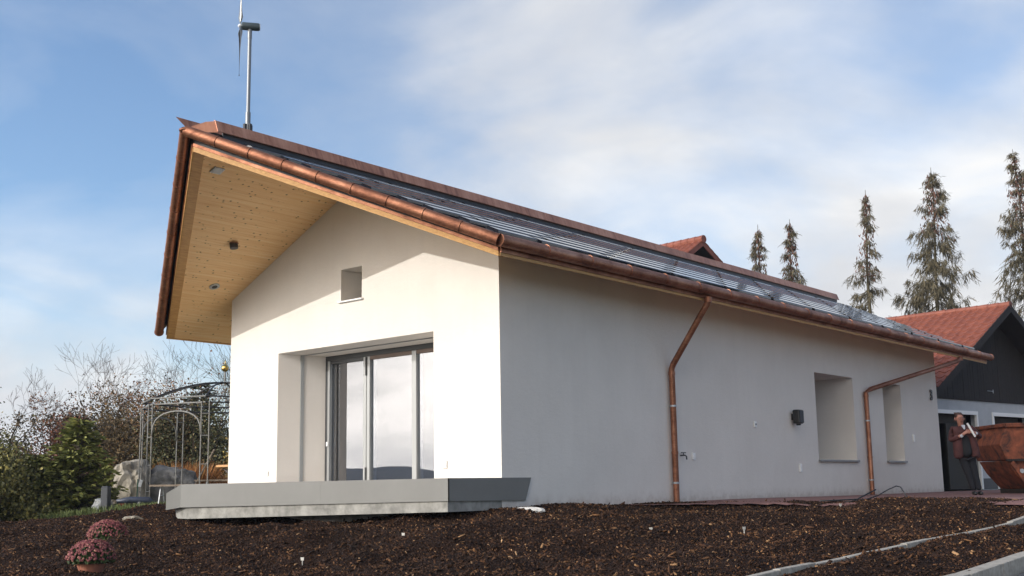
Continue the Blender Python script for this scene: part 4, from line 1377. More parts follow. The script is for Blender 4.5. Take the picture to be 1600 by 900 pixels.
SPG = 'spruces behind the garage'
spruce('spruce_tree', 'small brown-topped spruce leftmost over the copper ridge', (-15.1, 39.6, 0), 13.4, 2.0, 3, .45, SPG)
spruce('spruce_tree', 'slim spruce second from left, close right of the smallest one', (-13.8, 40.6, 0), 13.6, 2.1, 4, .42, SPG)
spruce('spruce_tree', 'thin spruce with bare lower trunk standing midway between the slim pair and the broad one', (-10.1, 40.8, 0), 14.55, 2.1, 5, .30, SPG, .8)
spruce('spruce_tree', 'broad spruce with wide drooping boughs behind the garage ridge', (-7.5, 42.7, 0), 15.6, 3.6, 6, .22, SPG, 1.1)
spruce('spruce_tree', 'tallest spruce with reddish cone laden top at the right edge', (-3.95, 45.3, 0), 16.4, 3.0, 7, .32, SPG)
bare_tree('bare_tree', 'small bare tree top just above the ridge left of the spruces', 'tree', (-19.0, 41.0, 0), 11.9, .8, 31, 1, depth=5)
bare_tree('bare_tree', 'low bare tree with a few orange leaves behind the garage ridge', 'tree', (-6.0, 36.5, 0), 7.6, 1.0, 32, 1, 'redleaf', 140, .16, depth=5, leafzone=(.5, 1))
bare_tree('bare_tree', 'faint bare tree between the slim spruces and the thin one', 'tree', (-12.0, 40.0, 0), 10.6, .8, 33, 1, depth=5)

# ------------------------------------------------------------------ left garden
bare_tree('bare_tree', 'twiggy bare tree with brown leaves at the left edge', 'tree', (-26.6, 6.0, 0), 4.7, 1.0, 41, 1, 'mixedbush', 2600, .065, depth=6, leafzone=(.1, .62), group='bare garden trees')
bare_tree('bare_tree', 'wide bare tree with orange brown leaves between the left edge and the pavilion', 'tree', (-25.2, 9.1, 0), 5.7, 1.05, 42, 2, 'brownleaf', 1500, .065, depth=6, leafzone=(.2, .68), group='bare garden trees')
bare_tree('bare_tree', 'bare tree with russet leaves just left of the pavilion', 'tree', (-23.0, 10.9, 0), 6.1, .95, 43, 2, 'brownleaf', 1700, .065, depth=6, leafzone=(.15, .68), group='bare garden trees')
bare_tree('bare_shrub', 'tall multi stemmed bare shrub behind the pavilion under the roof corner', 'shrub', (-17.9, 9.5, 0), 5.9, .75, 44, 7, 'brownleaf', 130, .07, depth=5, leafzone=(.3, .95), barkm='mossbark', group='bare garden trees')


def leaf_mass(name, label, cat, c, rad, n, size, mat, seed, stem=True, core=0.55, group=None, zflat=1.0):
    nr = np.random.default_rng(seed)
    t = thing(name, label, cat, (c[0], c[1], gz(c[0], c[1])), group)
    nc = 38
    cc = nr.normal(0, 1, (nc, 3)); cc /= np.linalg.norm(cc, axis=1)[:, None]; cc *= nr.uniform(core, 1, (nc, 1)) ** .7
    cc[:, 2] = np.abs(cc[:, 2]) * zflat + (0 if zflat < 1 else -.0)
    i = nr.integers(0, nc, n)
    P = cc[i] + nr.normal(0, .17, (n, 3))
    P[:, 2] = np.maximum(P[:, 2], 0.02 * nr.uniform(0, 1, n))
    P = P * np.array(rad) + np.array([c[0], c[1], gz(c[0], c[1])])
    V, F = leaves(P, np.full(n, size), nr)
    np_mesh('foliage', V, F, mat, t)
    if stem:
        b = MB(); rs = random.Random(seed)
        for k in range(14):
            a = rs.uniform(0, 6.283); e_ = Vector((c[0] + math.cos(a) * rad[0] * .7, c[1] + math.sin(a) * rad[1] * .7, gz(c[0], c[1]) + rad[2] * rs.uniform(.5, 1.05)))
            s_ = Vector((c[0] + math.cos(a) * .15 * rad[0], c[1] + math.sin(a) * .15 * rad[1], gz(c[0], c[1]) - .05))
            b.tube([s_, s_.lerp(e_, .5) + Vector((0, 0, .15 * rad[2])), e_], [.03, .02, .008], 4)
        b.build('stem', 'twig', t)
    return t


leaf_mass('hedge', 'dark hedge with yellowing leaf tips at the left edge below the trees', 'hedge', (-13.6, -1.3), (1.25, 1.4, 1.5), 17850, .068, 'hedge', 51)
GS_ = 'garden shrubs'
leaf_mass('shrub', 'dense red leaved shrub at the left behind the hedge', 'shrub', (-21.6, 5.0), (1.5, 1.5, 2.6), 13260, .068, 'redbrown', 52, group=GS_)
leaf_mass('shrub', 'dark brown shrub behind the green conifer', 'shrub', (-20.2, 7.2), (2.4, 1.6, 3.0), 22950, .068, 'mixedbush', 53, group=GS_)
leaf_mass('shrub', 'brown and green shrub behind the boulder', 'shrub', (-18.2, 7.6), (1.8, 1.5, 3.0), 20400, .068, 'greenbush', 54, group=GS_)
leaf_mass('shrub', 'yellow leaved shrub glimpsed through the pavilion', 'shrub', (-15.6, 7.7), (.8, .8, 1.9), 3825, .068, 'yellowleaf', 55, group=GS_)
leaf_mass('shrub', 'rusty brown low shrub behind the pavilion beside the house', 'shrub', (-14.1, 8.3), (1.8, 1.2, 1.5), 12750, .068, 'mixedbush', 56, group=GS_)
leaf_mass('shrub', 'dull green undergrowth at the far left behind the hedge', 'shrub', (-25.0, 3.0), (2.6, 2.2, 2.9), 22950, .068, 'greenbush', 57, group=GS_)
leaf_mass('shrub', 'tall brown thicket under the wide bare tree', 'shrub', (-24.6, 8.6), (2.6, 2.0, 3.3), 22950, .068, 'mixedbush', 58, group=GS_)
leaf_mass('shrub', 'orange brown bush in front of the thicket, left of the pavilion', 'shrub', (-22.4, 9.6), (1.7, 1.6, 3.4), 13260, .068, 'brownleaf', 59, group=GS_)
leaf_mass('shrub', 'dark green bush filling the gap behind the pavilion', 'shrub', (-16.6, 10.4), (2.2, 1.6, 3.0), 20400, .068, 'greenbush', 60, group=GS_)


def grass_clump(name, label, c, r, h, n, mat, seed, cat='grass clump'):
    nr = np.random.default_rng(seed)
    a = nr.uniform(0, 6.283, n); q = np.sqrt(nr.uniform(0, 1, n))
    P = np.c_[c[0] + np.cos(a) * q * r * .6, c[1] + np.sin(a) * q * r * .6, np.full(n, gz(*c))]
    Dd = np.c_[np.cos(a) * q * r * .8, np.sin(a) * q * r * .8, h * nr.uniform(.6, 1.1, n)] + nr.normal(0, .06, (n, 3))
    V, F = blades(P, Dd, np.full(n, .02), nr, .12)
    return tag(np_mesh(name, V, F, mat), label, cat)


grass_clump('ornamental_grass', 'bright orange ornamental grass behind the pavilion and boulder', (-15.9, 5.75), .75, 1.35, 1500, 'orangegrass', 61)
grass_clump('ornamental_grass', 'duller rust coloured grass right of the bright orange clump', (-14.6, 6.6), .8, 1.05, 900, 'brownleaf', 62)


def dark_conifer(label, base, h, w, seed, mat='darkconifer', n=5200, grp='dark conifers behind the garden', name='conifer_tree', leafl=.2):
    nr = np.random.default_rng(seed); rs = random.Random(seed)
    t = thing(name, label, 'conifer', base, grp)
    b = MB(); b.tube([base, (base[0], base[1], base[2] + h * .97)], [h * .02, .01], 6); b.build('trunk', 'bark', t)
    br = MB(); P = []; Dv = []
    f = .02
    while f < .99:
        for k in range(7):
            az = rs.uniform(0, 6.283); ln = w * (1 - f) ** .8 * rs.uniform(.6, 1.15) + .06
            st = Vector((base[0], base[1], base[2] + h * f)); hd = Vector((math.cos(az), math.sin(az), rs.uniform(.05, .45)))
            en = st + hd * ln - Vector((0, 0, ln * .12)); br.tube([st, st.lerp(en, .5) + Vector((0, 0, .05 * ln)), en], [.018, .012, .005], 3, caps=False)
            m_ = max(6, int(n / 330 * ln / w * 2.2))
            for q in range(m_):
                s = rs.uniform(.12, 1.02); p = st.lerp(en, s)
                fan = Vector((-hd.y, hd.x, 0)) * rs.uniform(-1, 1) + hd * rs.uniform(.4, 1.2) + Vector((0, 0, rs.uniform(-.45, .15)))
                P.append(tuple(p)); Dv.append(tuple(fan.normalized() * rs.uniform(.5, 1.2) * leafl))
        f += .027
    tag(br.build('branch', 'bark', t), kind='stuff')
    V, F = blades(np.array(P), np.array(Dv), np.full(len(P), leafl * .28), nr, .1)
    np_mesh('crown', V, F, mat, t)
    return t


dark_conifer('soft bright green conifer bush in front of the trees left of the boulder', (-13.3, .85, gz(-13.3, .85)), 2.2, 1.1, 71, 'conifer', 7000, None, 'conifer_shrub', .20)
dark_conifer('smaller bright green conifer leaning against the left side of the larger one', (-13.75, .05, gz(-13.75, .05)), 1.45, .95, 70, 'conifer', 6000, None, 'conifer_shrub', .18)
for i, (b_, h_, w_, lb) in enumerate([((-20.5, 9.5, 0), 3.9, 1.5, 'dark conifer with a thin spire just left of the pavilion'),
                                      ((-17.6, 10.8, 0), 3.5, 1.7, 'dark conifer behind the left posts of the pavilion'),
                                      ((-15.4, 10.6, 0), 3.9, 1.8, 'dark conifer behind the middle of the pavilion'),
                                      ((-13.2, 11.0, 0), 4.2, 1.9, 'dark conifer behind the pavilion close to the house wall'),
                                      ((-23.6, 7.0, 0), 2.9, 1.3, 'dark conifer among the bare trees near the left edge')]):
    dark_conifer(lb, b_, h_, w_, 72 + i, 'darkconifer', 5200, 'dark conifers behind the garden', 'conifer_tree', .24)

for i, (b_, h_, w_, lb) in enumerate([((13.4, 21.0, -.1), 13.5, 3.6, 'tall dark fir added out of view to shade the far side wall'),
                                      ((15.5, 28.5, -.1), 13.0, 3.6, 'second tall dark fir added out of view, farther back')]):
    dark_conifer(lb, b_, h_, w_, 90 + i, 'darkconifer', 3000, 'added firs out of view', 'added_fir', .75)  # firs added out of view to block sky light from the side wall


leaf_mass('shrub', 'golden green bush at the far left edge below the leftmost bare tree', 'shrub', (-26.6, 5.6), (2.2, 1.8, 2.7), 20000, .068, 'goldbush', 61, group=GS_)
leaf_mass('shrub', 'low olive green bush between the hedge and the conifer bush', 'shrub', (-16.6, -.2), (1.3, 1.2, 1.25), 14000, .068, 'goldbush', 62, group=GS_)


# boulder
def boulder(name, label, c, d, seed, mat, cat='rock', lay=0.0, rz=0.0):
    import bmesh
    from mathutils import noise as mn
    bm = bmesh.new(); bmesh.ops.create_icosphere(bm, subdivisions=4, radius=1)
    for v in bm.verts:
        p = v.co.copy()
        k = 1 + .30 * mn.noise(p * 1.3 + Vector((seed, 0, 0))) + .13 * mn.noise(p * 3.1 + Vector((0, seed, 0))) + .05 * mn.noise(p * 8)
        k -= lay * abs(math.sin(p.x * 5 + p.z * .8 + mn.noise(p * 2) * 1.5)) ** 4
        q = p * k
        q.x = math.copysign(abs(q.x) ** .8, q.x); q.z = math.copysign(abs(q.z) ** .8, q.z)
        q = Vector((q.x * d[0], q.y * d[1], q.z * d[2])); q.rotate(Matrix.Rotation(rz, 3, 'Z'))
        v.co = q + Vector(c)
    me = bpy.data.meshes.new(name); bm.to_mesh(me); bm.free(); me.materials.append(M[mat])
    return tag(link(name, me, None, False), label, cat)


boulder('boulder', 'tall pale layered boulder standing left of the pavilion posts', (-15.2, 3.55, .50), (.52, .62, .72), 3, 'rock', lay=.12, rz=yaw)
boulder('boulder', 'dark grey boulder behind the pavilion posts, right of the pale one', (-14.9, 4.45, .42), (.75, .6, .62), 9, 'rockdark', lay=.05, rz=yaw)
boulder('stone', 'flat grey stone half buried in the mulch by the terrace corner', (-7.9, -1.25, gz(-7.9, -1.25) + .0), (.22, .16, .09), 5, 'rock', 'stone')
boulder('stone', 'flat white stone on the mulch at the foot of the house corner', (.72, -.28, gz(.72, -.28) + .035), (.24, .13, .05), 8, 'whitestone', 'stone', rz=.4)

gs = MB()
nr = np.random.default_rng(8)
nG = 2600
PX = nr.uniform(-12.6, -9.9, nG); PY = nr.uniform(-.6, 1.9, nG)
kp = PY > np.interp(PX, [-12.6, -9.9], [-.9, .15]); PX, PY = PX[kp], PY[kp]
Pg = np.c_[PX, PY, hz(PX, PY) - .07]; Dg = np.c_[nr.normal(0, .05, len(PX)), nr.normal(0, .05, len(PX)), nr.uniform(.10, .22, len(PX))]
V, F = blades(Pg, Dg, np.full(len(PX), .018), nr, .1)
tag(np_mesh('grass', V, F, 'grass'), 'patch of green grass beside the pillar and the boulder', 'grass', kind='stuff')

# pillar, covered hump, bent hose tub, green stake
zz = gz(-11.1, .2)
o = MB(); o.box((-11.1, .2, zz + .22), (.16, .16, .52), 0, .5); o.box((-11.1, .2, zz + .49), (.14, .14, .03), 0, .5)
tag(o.build('stone_pillar', 'slate', None, bevel=.015), 'short dark slate pillar on the grass right of the conifer bush', 'pillar')
boulder('covered_heap', 'low grey covered heap beside the dark slate pillar', (-11.45, .35, zz + .06), (.26, .2, .2), 14, 'greyhump', 'heap')
bk = thing('garden_tub', 'long dark blue curved tub lying between the slate pillar and the pale boulder', 'tub', (-11.2, 1.0, zz))
o = MB(); o.tube([(-11.35, .62, zz + .17), (-11.2, .85, zz + .2), (-10.95, 1.15, zz + .19), (-10.88, 1.25, zz + .12)], [.05, .075, .075, .04], 10); o.build('tub_body', 'bluegrey', bk, smooth=True)
o = MB(); o.tube([(-11.33, .66, zz + .1), (-11.25, .78, zz + .11)], .045, 10); o.build('end_knob', 'redleaf', bk)
o = MB(); o.tube([(-11.05, 1.0, zz), (-11.05, 1.0, zz + .16)], .05, 8); o.build('support', 'greyhump', bk)
sk = thing('garden_stake', 'thin green stake with a white tag in front of the pale boulder', 'stake', (-14.0, 2.7, 0))
zz2 = gz(-13.2, 2.35)
o = MB(); o.tube([(-13.2, 2.35, zz2), (-13.19, 2.36, zz2 + .72)], .016, 8); o.build('pole', 'greenpole', sk)
o = MB(); o.box((-13.14, 2.40, zz2 + .62), (.07, .03, .16), 0, yaw, 0, .25); o.build('tag', 'white', sk)

# garden pavilion
pc = Vector((-12.1, 4.0, 0)); PR = 2.0; zg = gz(-12.1, 4.0)
pv_ = thing('garden_pavilion', 'octagonal metal garden pavilion with arched openings and a golden finial ball', 'pavilion', (pc.x, pc.y, zg))
def pvp(a, r, z): return Vector((pc.x + math.cos(a) * r, pc.y + math.sin(a) * r, zg + z))
A0 = R(-94.5)
angs = [A0 + i * math.pi / 4 for i in range(8)]
for a in angs:
    o = MB()
    for da in (-.045, .045): o.tube([pvp(a + da, PR, -.1), pvp(a + da, PR, 2.38)], .015, 8)
    for z in (.35, .95, 1.6, 2.1): o.tube([pvp(a - .045, PR, z), pvp(a + .045, PR, z)], .012, 6)
    o.build('post', 'ironwork', pv_)
for i in range(8):
    a, c = angs[i] + .05, angs[(i + 1) % 8] - .05
    o = MB(); pa, pcn = pvp(a, PR, 0), pvp(c, PR, 0); half = (pcn - pa).length / 2
    pts = []
    for k in range(13):
        s = k / 12; hgt = 1.62 + .56 * math.sin(s * math.pi) ** .62
        xx = .5 - .5 * math.cos(s * math.pi); p = pa.lerp(pcn, xx); p.z = zg + hgt; pts.append(p)
    if i % 2 == 0: o.tube(pts, .019, 8); o.build('arch', 'ironwork', pv_, smooth=True)
    for z in (2.36, 2.50):
        o = MB(); p, q_ = pvp(angs[i], PR, z), pvp(angs[(i + 1) % 8], PR, z)
        o.tube([p, q_], .018, 8); o.build('ring_beam', 'ironwork' if i in (7, 0) else 'darkiron', pv_)
for a in angs:
    o = MB(); o.tube([pvp(a, PR * (1 - s), 2.48 + .50 * math.sin(s * math.pi / 2) ** .9) for s in [k / 7 for k in range(8)]], .02, 6); o.build('roof_rib', 'darkiron', pv_, smooth=True)
o = MB(); o.tube([pvp(0, 0, 2.9), pvp(0, 0, 3.3)], .02, 8); o.build('finial_rod', 'ironwork', pv_)
o = MB(); o.lathe([(0.001, -.09), (.05, -.078), (.082, -.04), (.09, 0), (.08, .04), (.05, .075), (.02, .095), (.012, .15), (.001, .2)], (pc.x, pc.y, zg + 3.34), 18); o.build('finial_ball', 'gold', pv_, smooth=True)

# table and benches
ti = thing('garden_table', 'round orange topped table with curved mauve base left of the house corner', 'table', (-9.75, 2.35, .2))
tz = .90
o = MB(); o.lathe([(.001, -.035), (.60, -.035), (.63, -.02), (.63, .012), (.61, .025), (.001, .025)], (-9.55, 2.65, tz), 40); o.build('table_top', 'tabletop', ti, smooth=False)
for k in range(4):
    a = R(20 + 90 * k); dr = Vector((math.cos(a), math.sin(a), 0)); c0 = Vector((-9.55, 2.65, 0))
    prof = [(.55, tz - .05), (.42, tz - .16), (.30, tz - .36), (.26, tz - .70), (.0, tz - .70), (.0, tz - .05)]
    tn = Vector((-dr.y, dr.x, 0)) * .02
    o = MB(); o.prism([c0 + dr * r_ + Vector((0, 0, z)) - tn for r_, z in prof], tn * 2); o.build('leg', 'tablebase', ti)
o = MB(); o.tube([(-9.55, 2.65, tz - .68), (-9.55, 2.65, .05)], .2, 16); o.build('pedestal', 'tablebase', ti)


def bench(label, c, ang, ln, h):
    t = thing('garden_bench', label, 'bench', c, 'slatted garden benches')
    d = Vector((math.cos(ang), math.sin(ang), 0)); s = Vector((-d.y, d.x, 0)); c = Vector(c)
    for k in (-1, 1):
        o = MB(); o.beam(c - d * ln / 2 + s * .09 * k + Vector((0, 0, h)), c + d * ln / 2 + s * .09 * k + Vector((0, 0, h)), .16, .04); o.build('seat_plank', 'oldwood', t)
    for e_ in (-.36, .36):
        for k in (-1, 1):
            o = MB(); p = c + d * ln * e_ + Vector((0, 0, h - .02)); o.tube([p + s * .05 * k, p + s * .16 * k - Vector((0, 0, h + .02))], .016, 6); o.build('leg', 'steel', t)
        o = MB(); p = c + d * ln * e_ + Vector((0, 0, h * .5)); o.tube([p - s * .1, p + s * .1], .012, 6); o.build('brace', 'steel', t)


bench('low weathered bench nearest the terrace end', (-9.9, 1.35, gz(-9.9, 1.35)), R(30), 1.5, .42)
bench('farther weathered bench inside the pavilion', (-11.2, 3.7, gz(-11.2, 3.7)), R(36), 1.9, .56)
o = MB(); o.tube([(-12.4, 3.1, 0), (-11.85, 3.55, 1.35)], .024, 8)
tag(o.build('wooden_pole', 'oldwood', None), 'slanting wooden pole leaning inside the pavilion', 'pole')

# ------------------------------------------------------------------ potted chrysanthemums
def mum(label, x, y, r, seed, zpot):
    nr = np.random.default_rng(seed)
    z0 = gz(x, y)
    t = thing('potted_flowers', label, 'potted plant', (x, y, z0), 'potted pink chrysanthemums')
    pr = r * .70; ph = r * .62
    o = MB(); o.lathe([(pr * .62, 0), (pr * .80, ph * .5), (pr * .93, ph * .88), (pr, ph * .88), (pr * 1.02, ph), (pr * .93, ph), (pr * .88, ph * .8), (.001, ph * .8)], (x, y, z0 - .03), 28)
    o.build('pot', 'terracotta', t, smooth=False)
    cz_ = z0 + ph * .95
    n = 3800
    d = nr.normal(0, 1, (n, 3)); d[:, 2] = np.abs(d[:, 2]); d /= np.linalg.norm(d, axis=1)[:, None]
    P = d * nr.uniform(.45, .97, (n, 1)) ** .6 * np.array([r, r, r * .82]) + np.array([x, y, cz_ - .04])
    V, F = leaves(P, np.full(n, .042), nr); np_mesh('leaves', V, F, 'flowerleaf', t)
    n = 560
    d = nr.normal(0, 1, (n, 3)); d[:, 2] = np.abs(d[:, 2]) * 1.2 + .10; d /= np.linalg.norm(d, axis=1)[:, None]
    C = d * nr.uniform(.94, 1.05, (n, 1)) * np.array([r, r, r * .85]) + np.array([x, y, cz_ - .02])
    parts = []
    K = 9
    for k in range(2):
        ang = np.arange(K) / K * 6.283
        a = np.cross(d, np.array([.3, .2, 1.0])); a /= np.linalg.norm(a, axis=1)[:, None]; b = np.cross(d, a)
        s = nr.uniform(.011, .018, n)[:, None, None] * (1 if k == 0 else .6)
        ring = C[:, None, :] + (a[:, None, :] * np.cos(ang)[None, :, None] + b[:, None, :] * np.sin(ang)[None, :, None]) * s + d[:, None, :] * (.004 + .010 * k)
        cen = C + d * (.014 + .01 * k) 
        V = np.concatenate([ring, cen[:, None, :]], 1).reshape(-1, 3)
        i = np.arange(K); tri = np.stack([i, (i + 1) % K, np.full(K, K)], 1)
        F = (tri[None] + np.arange(n)[:, None, None] * (K + 1)).reshape(-1, 3)
        parts.append((V, F))
    V, F = join(parts)
    np_mesh('flower_heads', V, F, 'petal', t)


mum('nearer potted pink chrysanthemum, fully showing its terracotta pot', -1.78, -5.86, .28, 81, 0)
mum('farther potted pink chrysanthemum, behind and above the nearer one', -3.9, -4.3, .27, 82, 0)

# ------------------------------------------------------------------ plant labels, cable, debris
PLB = 'small pale plant labels in the mulch'
def plant_label(label, x, y, h, a):
    z = gz(x, y) + .01
    t = thing('plant_label', label, 'plant label', (x, y, z), PLB)
    h = h * .72
    dr = Vector((math.cos(a), math.sin(a), 0))
    o = MB(); o.beam(Vector((x, y, z - .03)), Vector((x, y, z + h * .5)), .012, .006, dr); o.build('stake', 'labelwhite', t)
    o = MB(); c = Vector((x, y, z + h * .72)); o.hexa([c - dr * .018 - Vector((0, 0, h * .3)), c + dr * .018 - Vector((0, 0, h * .3)), c + dr * .018 + Vector((dr.y * .006, -dr.x * .006, -h * .3)), c - dr * .018 + Vector((dr.y * .006, -dr.x * .006, -h * .3))],
                                                  [c - dr * .022 + Vector((0, 0, h * .3)), c + dr * .022 + Vector((0, 0, h * .3)), c + dr * .022 + Vector((dr.y * .006, -dr.x * .006, h * .3)), c - dr * .022 + Vector((dr.y * .006, -dr.x * .006, h * .3))]); o.build('tag', 'labelwhite', t)


for x, y, lb in [(.81, -4.71, 'plant label nearest the potted flowers, below the long terrace front'), (.76, -2.96, 'bright white plant label under the right end of the terrace slab'),
                 (3.37, -1.12, 'plant label in the mulch below the first downpipe'), (4.30, -.37, 'plant label in the mulch between the downpipes'),
                 (3.46, 4.6, 'plant label in shade near the second downpipe, left of the black hose end'), (4.4, 5.5, 'pale plant label at the paving edge right of the black hose')]:
    plant_label(lb, x, y, .085, yaw + random.uniform(-.5, .5))
zc_ = .03
pts = [(3.25, 5.35), (3.38, 5.5), (3.5, 5.65), (3.62, 5.85), (3.72, 6.02), (3.82, 6.18)]
hs = [.02, .03, .05, .10, .18, .24]
P = [Vector((a, b_, gz(a, b_) + h)) for (a, b_), h in zip(pts, hs)] + [Vector((3.88, 6.22, gz(3.88, 6.22) + .22)), Vector((4.0, 6.2, gz(4.0, 6.2) + .02)), Vector((4.15, 6.1, gz(4.1, 6.1) + .015))]
o = MB(); o.tube(P, .010, 8)
o.tube([Vector((2.95, 4.95, gz(2.95, 4.95) + .05)), Vector((3.1, 5.1, gz(3.1, 5.1) + .05)), Vector((3.4, 5.45, gz(3.4, 5.45) + .06)), Vector((3.6, 5.8, gz(3.6, 5.8) + .2))], .012, 8)
tag(o.build('hose', 'rubber', None, smooth=True), 'black hose looping up from the mulch onto the paving by the second downpipe', 'hose')

# ------------------------------------------------------------------ person
PB = Vector((3.57, 11.32, gz(3.57, 11.32) + .012))
px_ = Vector((rt.x, rt.y, 0)).normalized(); py_ = Vector((fw.x, fw.y, 0)).normalized()
def PP(x, y, z): return PB + px_ * x + py_ * y + Vector((0, 0, z))
pers = thing('person', 'person in a maroon jacket and dark trousers holding a white roll beside the skip', 'person', PB)


def skin_obj(name, mat, verts, edges, parent, lvl=2, root=0):
    me = bpy.data.meshes.new(name)
    me.from_pydata([PP(*v[:3]) for v in verts], edges, [])
    me.materials.append(M[mat])
    o = link(name, me, parent)
    md = o.modifiers.new('skin', 'SKIN'); md.use_smooth_shade = True
    for i, v in enumerate(verts):
        r_ = v[3]; o.data.skin_vertices[0].data[i].radius = r_ if isinstance(r_, tuple) else (r_, r_)
        o.data.skin_vertices[0].data[i].use_root = (i == root)
    ss = o.modifiers.new('sub', 'SUBSURF'); ss.levels = lvl; ss.render_levels = lvl
    return o


# body: torso, neck, head, arms and hands in one surface
bv = [(-.17, 0, .90, .13), (-.19, 0, 1.12, .13), (-.215, 0, 1.34, .12), (-.235, -.01, 1.43, .058), (-.25, -.03, 1.495, .060), (-.258, -.045, 1.555, .078), (-.262, -.04, 1.625, .084), (-.262, -.035, 1.68, .055),
      (-.38, 0, 1.35, .04), (-.47, -.02, 1.14, .034), (-.30, -.20, 1.24, .036), (-.225, -.24, 1.30, .030),
      (-.06, 0, 1.35, .04), (.13, -.02, 1.20, .034), (-.02, -.20, 1.27, .036), (-.10, -.25, 1.31, .030)]
be = [(0, 1), (1, 2), (2, 3), (3, 4), (4, 5), (5, 6), (6, 7), (2, 8), (8, 9), (9, 10), (10, 11), (2, 12), (12, 13), (13, 14), (14, 15)]
# fingers: short chains from each hand
for hand, base_, dx in ((11, (-.225, -.24, 1.30), 1), (15, (-.10, -.25, 1.31), -1)):
    for k in range(4):
        i0 = len(bv)
        zf = base_[2] + .036 - .021 * k
        bv += [(base_[0] + dx * .045, base_[1] - .028, zf, .0105), (base_[0] + dx * (.072 - .004 * k), base_[1] - .030, zf + .004, .0095), (base_[0] + dx * .078, base_[1] - .004, zf + .004, .008)]
        be += [(hand, i0), (i0, i0 + 1), (i0 + 1, i0 + 2)]
    i0 = len(bv)
    bv += [(base_[0] + dx * .02, base_[1] + .012, base_[2] + .045, .012), (base_[0] + dx * .045, base_[1] + .0, base_[2] + .062, .010)]
    be += [(hand, i0), (i0, i0 + 1)]
skin_obj('body', 'skin', bv, be, pers)
# nose, ears and eyes
o = MB()
o.tube([PP(-.262, -.125, 1.603), PP(-.262, -.150, 1.563), PP(-.262, -.128, 1.554)], [.010, .016, .012], 8)
for s in (-1, 1): o.tube([PP(-.262 + s * .088, -.035, 1.558), PP(-.262 + s * .098, -.03, 1.588), PP(-.262 + s * .092, -.028, 1.613)], [.010, .016, .010], 8)
o.build('face_features', 'skin', pers, smooth=True)
o = MB()
for s in (-1, 1):
    pts = [PP(-.262 + s * .034 + .025 * math.cos(a), -.138, 1.596 + .019 * math.sin(a)) for a in [k / 12 * 6.283 for k in range(13)]]
    o.tube(pts, .004, 6)
o.tube([PP(-.272, -.14, 1.600), PP(-.252, -.14, 1.600)], .004, 6)
o.build('glasses', 'black', pers)
o = MB(); o.tube([PP(-.292, -.122, 1.520), PP(-.262, -.128, 1.517), PP(-.232, -.122, 1.520)], [.004, .007, .004], 6); o.build('mouth', 'jacket', pers)
skin_obj('hair', 'hair', [(-.262, .03, 1.62, .080), (-.262, .0, 1.675, .078), (-.262, .035, 1.56, .068), (-.262, -.04, 1.70, .05)], [(0, 1), (0, 2), (1, 3)], pers)
skin_obj('sweater', 'sweater', [(-.16, -.02, .76, .15), (-.19, -.014, 1.05, .142), (-.21, -.014, 1.28, .135), (-.225, -.006, 1.42, .082)], [(0, 1), (1, 2), (2, 3)], pers)
o = MB(); o.prism([PP(-.275, -.105, 1.455), PP(-.195, -.105, 1.455), PP(-.215, -.155, 1.36), PP(-.235, -.155, 1.36)], px_ * .004 - py_ * .012); o.build('shirt_collar', 'shirt', pers)
jv = [(-.20, .03, 1.36, .14), (-.40, .0, 1.37, .085), (-.485, -.01, 1.13, .07), (-.335, -.17, 1.215, .058), (-.02, 0, 1.375, .085), (.155, -.01, 1.19, .07), (.015, -.17, 1.255, .058),
      (-.33, -.03, 1.22, .115), (-.34, -.04, 1.0, .11), (-.345, -.04, .74, .10), (-.07, -.03, 1.22, .11), (-.01, -.04, 1.0, .105), (.03, -.04, .74, .095), (-.18, .08, 1.1, .14), (-.16, .08, .74, .15)]
je = [(0, 1), (1, 2), (2, 3), (0, 4), (4, 5), (5, 6), (0, 7), (7, 8), (8, 9), (0, 10), (10, 11), (11, 12), (0, 13), (13, 14)]
skin_obj('jacket', 'jacket', jv, je, pers)
skin_obj('trousers', 'trousers', [(-.16, 0, .90, (.165, .125)), (-.235, 0, .72, .105), (-.15, -.02, .42, .078), (-.06, .02, .09, .062), (-.075, 0, .72, .105), (-.02, 0, .42, .078), (.05, .0, .09, .062)],
         [(0, 1), (1, 2), (2, 3), (0, 4), (4, 5), (5, 6)], pers)
for x_, y_ in ((-.06, .02), (.05, .0)):
    skin_obj('shoe', 'black', [(x_, y_ + .04, .045, .045), (x_ - .01, y_ - .07, .042, .045), (x_ - .02, y_ - .17, .032, .035)], [(0, 1), (1, 2)], pers)
o = MB(); o.tube([PP(-.335, -.215, 1.205), PP(-.30, -.235, 1.235)], .033, 10); o.tube([PP(.01, -.20, 1.265), PP(-.02, -.225, 1.275)], .033, 10); o.build('shirt_cuff', 'shirt', pers)
o = MB(); o.tube([PP(-.205, -.29, 1.48), PP(-.06, -.285, 1.20)], .022, 12)
tag(o.build('paper_roll', 'paper', None), 'rolled white paper held in both hands by the person', 'paper')

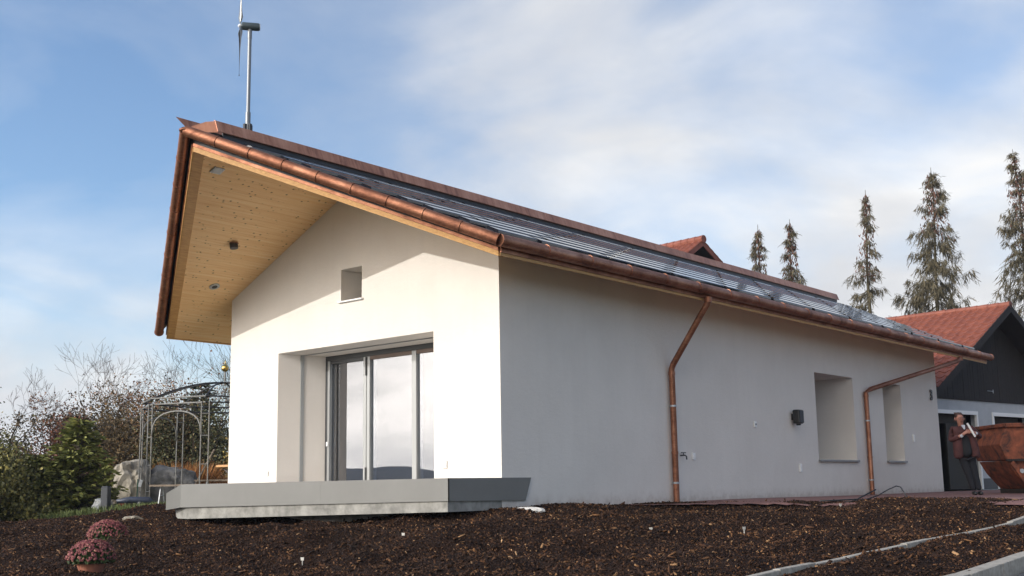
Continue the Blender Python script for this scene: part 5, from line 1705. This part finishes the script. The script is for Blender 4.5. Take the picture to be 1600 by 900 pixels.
# ------------------------------------------------------------------ skip container
SKC = Vector((4.45, 14.1, 0)); sz = gz(4.45, 14.1) + .01
ax_x = px_; ax_y = py_
skp = thing('skip_container', 'rusty orange steel skip container behind the person at the right edge', 'skip', (SKC.x, SKC.y, sz))
def SP(x, y, z): return SKC + ax_x * x + ax_y * y + Vector((0, 0, sz + z))
up_prof = [(-1.08, .75), (1.08, .75), (1.22, 1.10), (1.02, 1.50), (-1.02, 1.50), (-1.22, 1.10)]
lo_prof = [(-.60, .10), (.60, .10), (.90, .45), (1.06, .735), (-1.06, .735), (-.90, .45)]
Dp = 1.7
o = MB(); o.prism([SP(x, 0, z) for x, z in up_prof], ax_y * Dp); o.build('hopper', 'rust', skp, bevel=.02)
o = MB(); o.prism([SP(x, .05, z) for x, z in lo_prof], ax_y * (Dp - .1)); o.build('lower_body', 'rust', skp, bevel=.02)
o = MB(); o.beam(SP(-1.06, -.03, 1.52), SP(1.06, -.03, 1.52), .08, .09); o.beam(SP(-1.06, Dp + .03, 1.52), SP(1.06, Dp + .03, 1.52), .08, .09)
o.beam(SP(-1.05, -.03, 1.525), SP(-1.05, Dp, 1.525), .08, .08); o.beam(SP(1.05, -.03, 1.525), SP(1.05, Dp, 1.525), .08, .08); o.build('rim', 'rust', skp, bevel=.012)
for x in (-.48, .48):
    o = MB(); o.beam(SP(x, -.02, .76), SP(x, -.02, 1.46), .06, .05, (1, 0, 0)); o.build('rib', 'rust', skp, bevel=.008)
o = MB(); o.beam(SP(-1.10, -.015, .745), SP(1.10, -.015, .745), .05, .05); o.build('seam_bar', 'darkwood', skp)
for s in (-1, 1):
    o = MB(); o.beam(SP(s * .98, -.03, .70), SP(s * .62, -.03, .12), .09, .03, ax_y); o.build('gusset', 'rust', skp)
    o = MB(); o.tube([SP(s * .78, -.06, .50), SP(s * .78, .04, .50)], .05, 12); o.build('lifting_pin', 'steel', skp)
o = MB(); o.box(SP(0, Dp / 2, .05), (1.3, 1.4, .1), 0, yaw); o.build('skid', 'darkwood', skp)

# ------------------------------------------------------------------ air: far hills fade to blue
hm = bpy.data.materials.new('haze'); hm.use_nodes = True
ht = NT(hm.node_tree); ht.n.clear()
pv_n = ht.new('ShaderNodeVolumePrincipled', inp={'Color': (0.80, 0.86, 0.95, 1), 'Density': 0.00040, 'Anisotropy': 0.25})
ho = ht.new('ShaderNodeOutputMaterial'); ht.l.new(pv_n.outputs[0], ho.inputs['Volume'])
M['haze'] = hm
o = MB(); o.box((0, 0, 0), (3400, 3400, 130))
tag(o.build('haze', 'haze', None), 'thin pale blue haze lying over the distant hills', 'haze', kind='stuff')
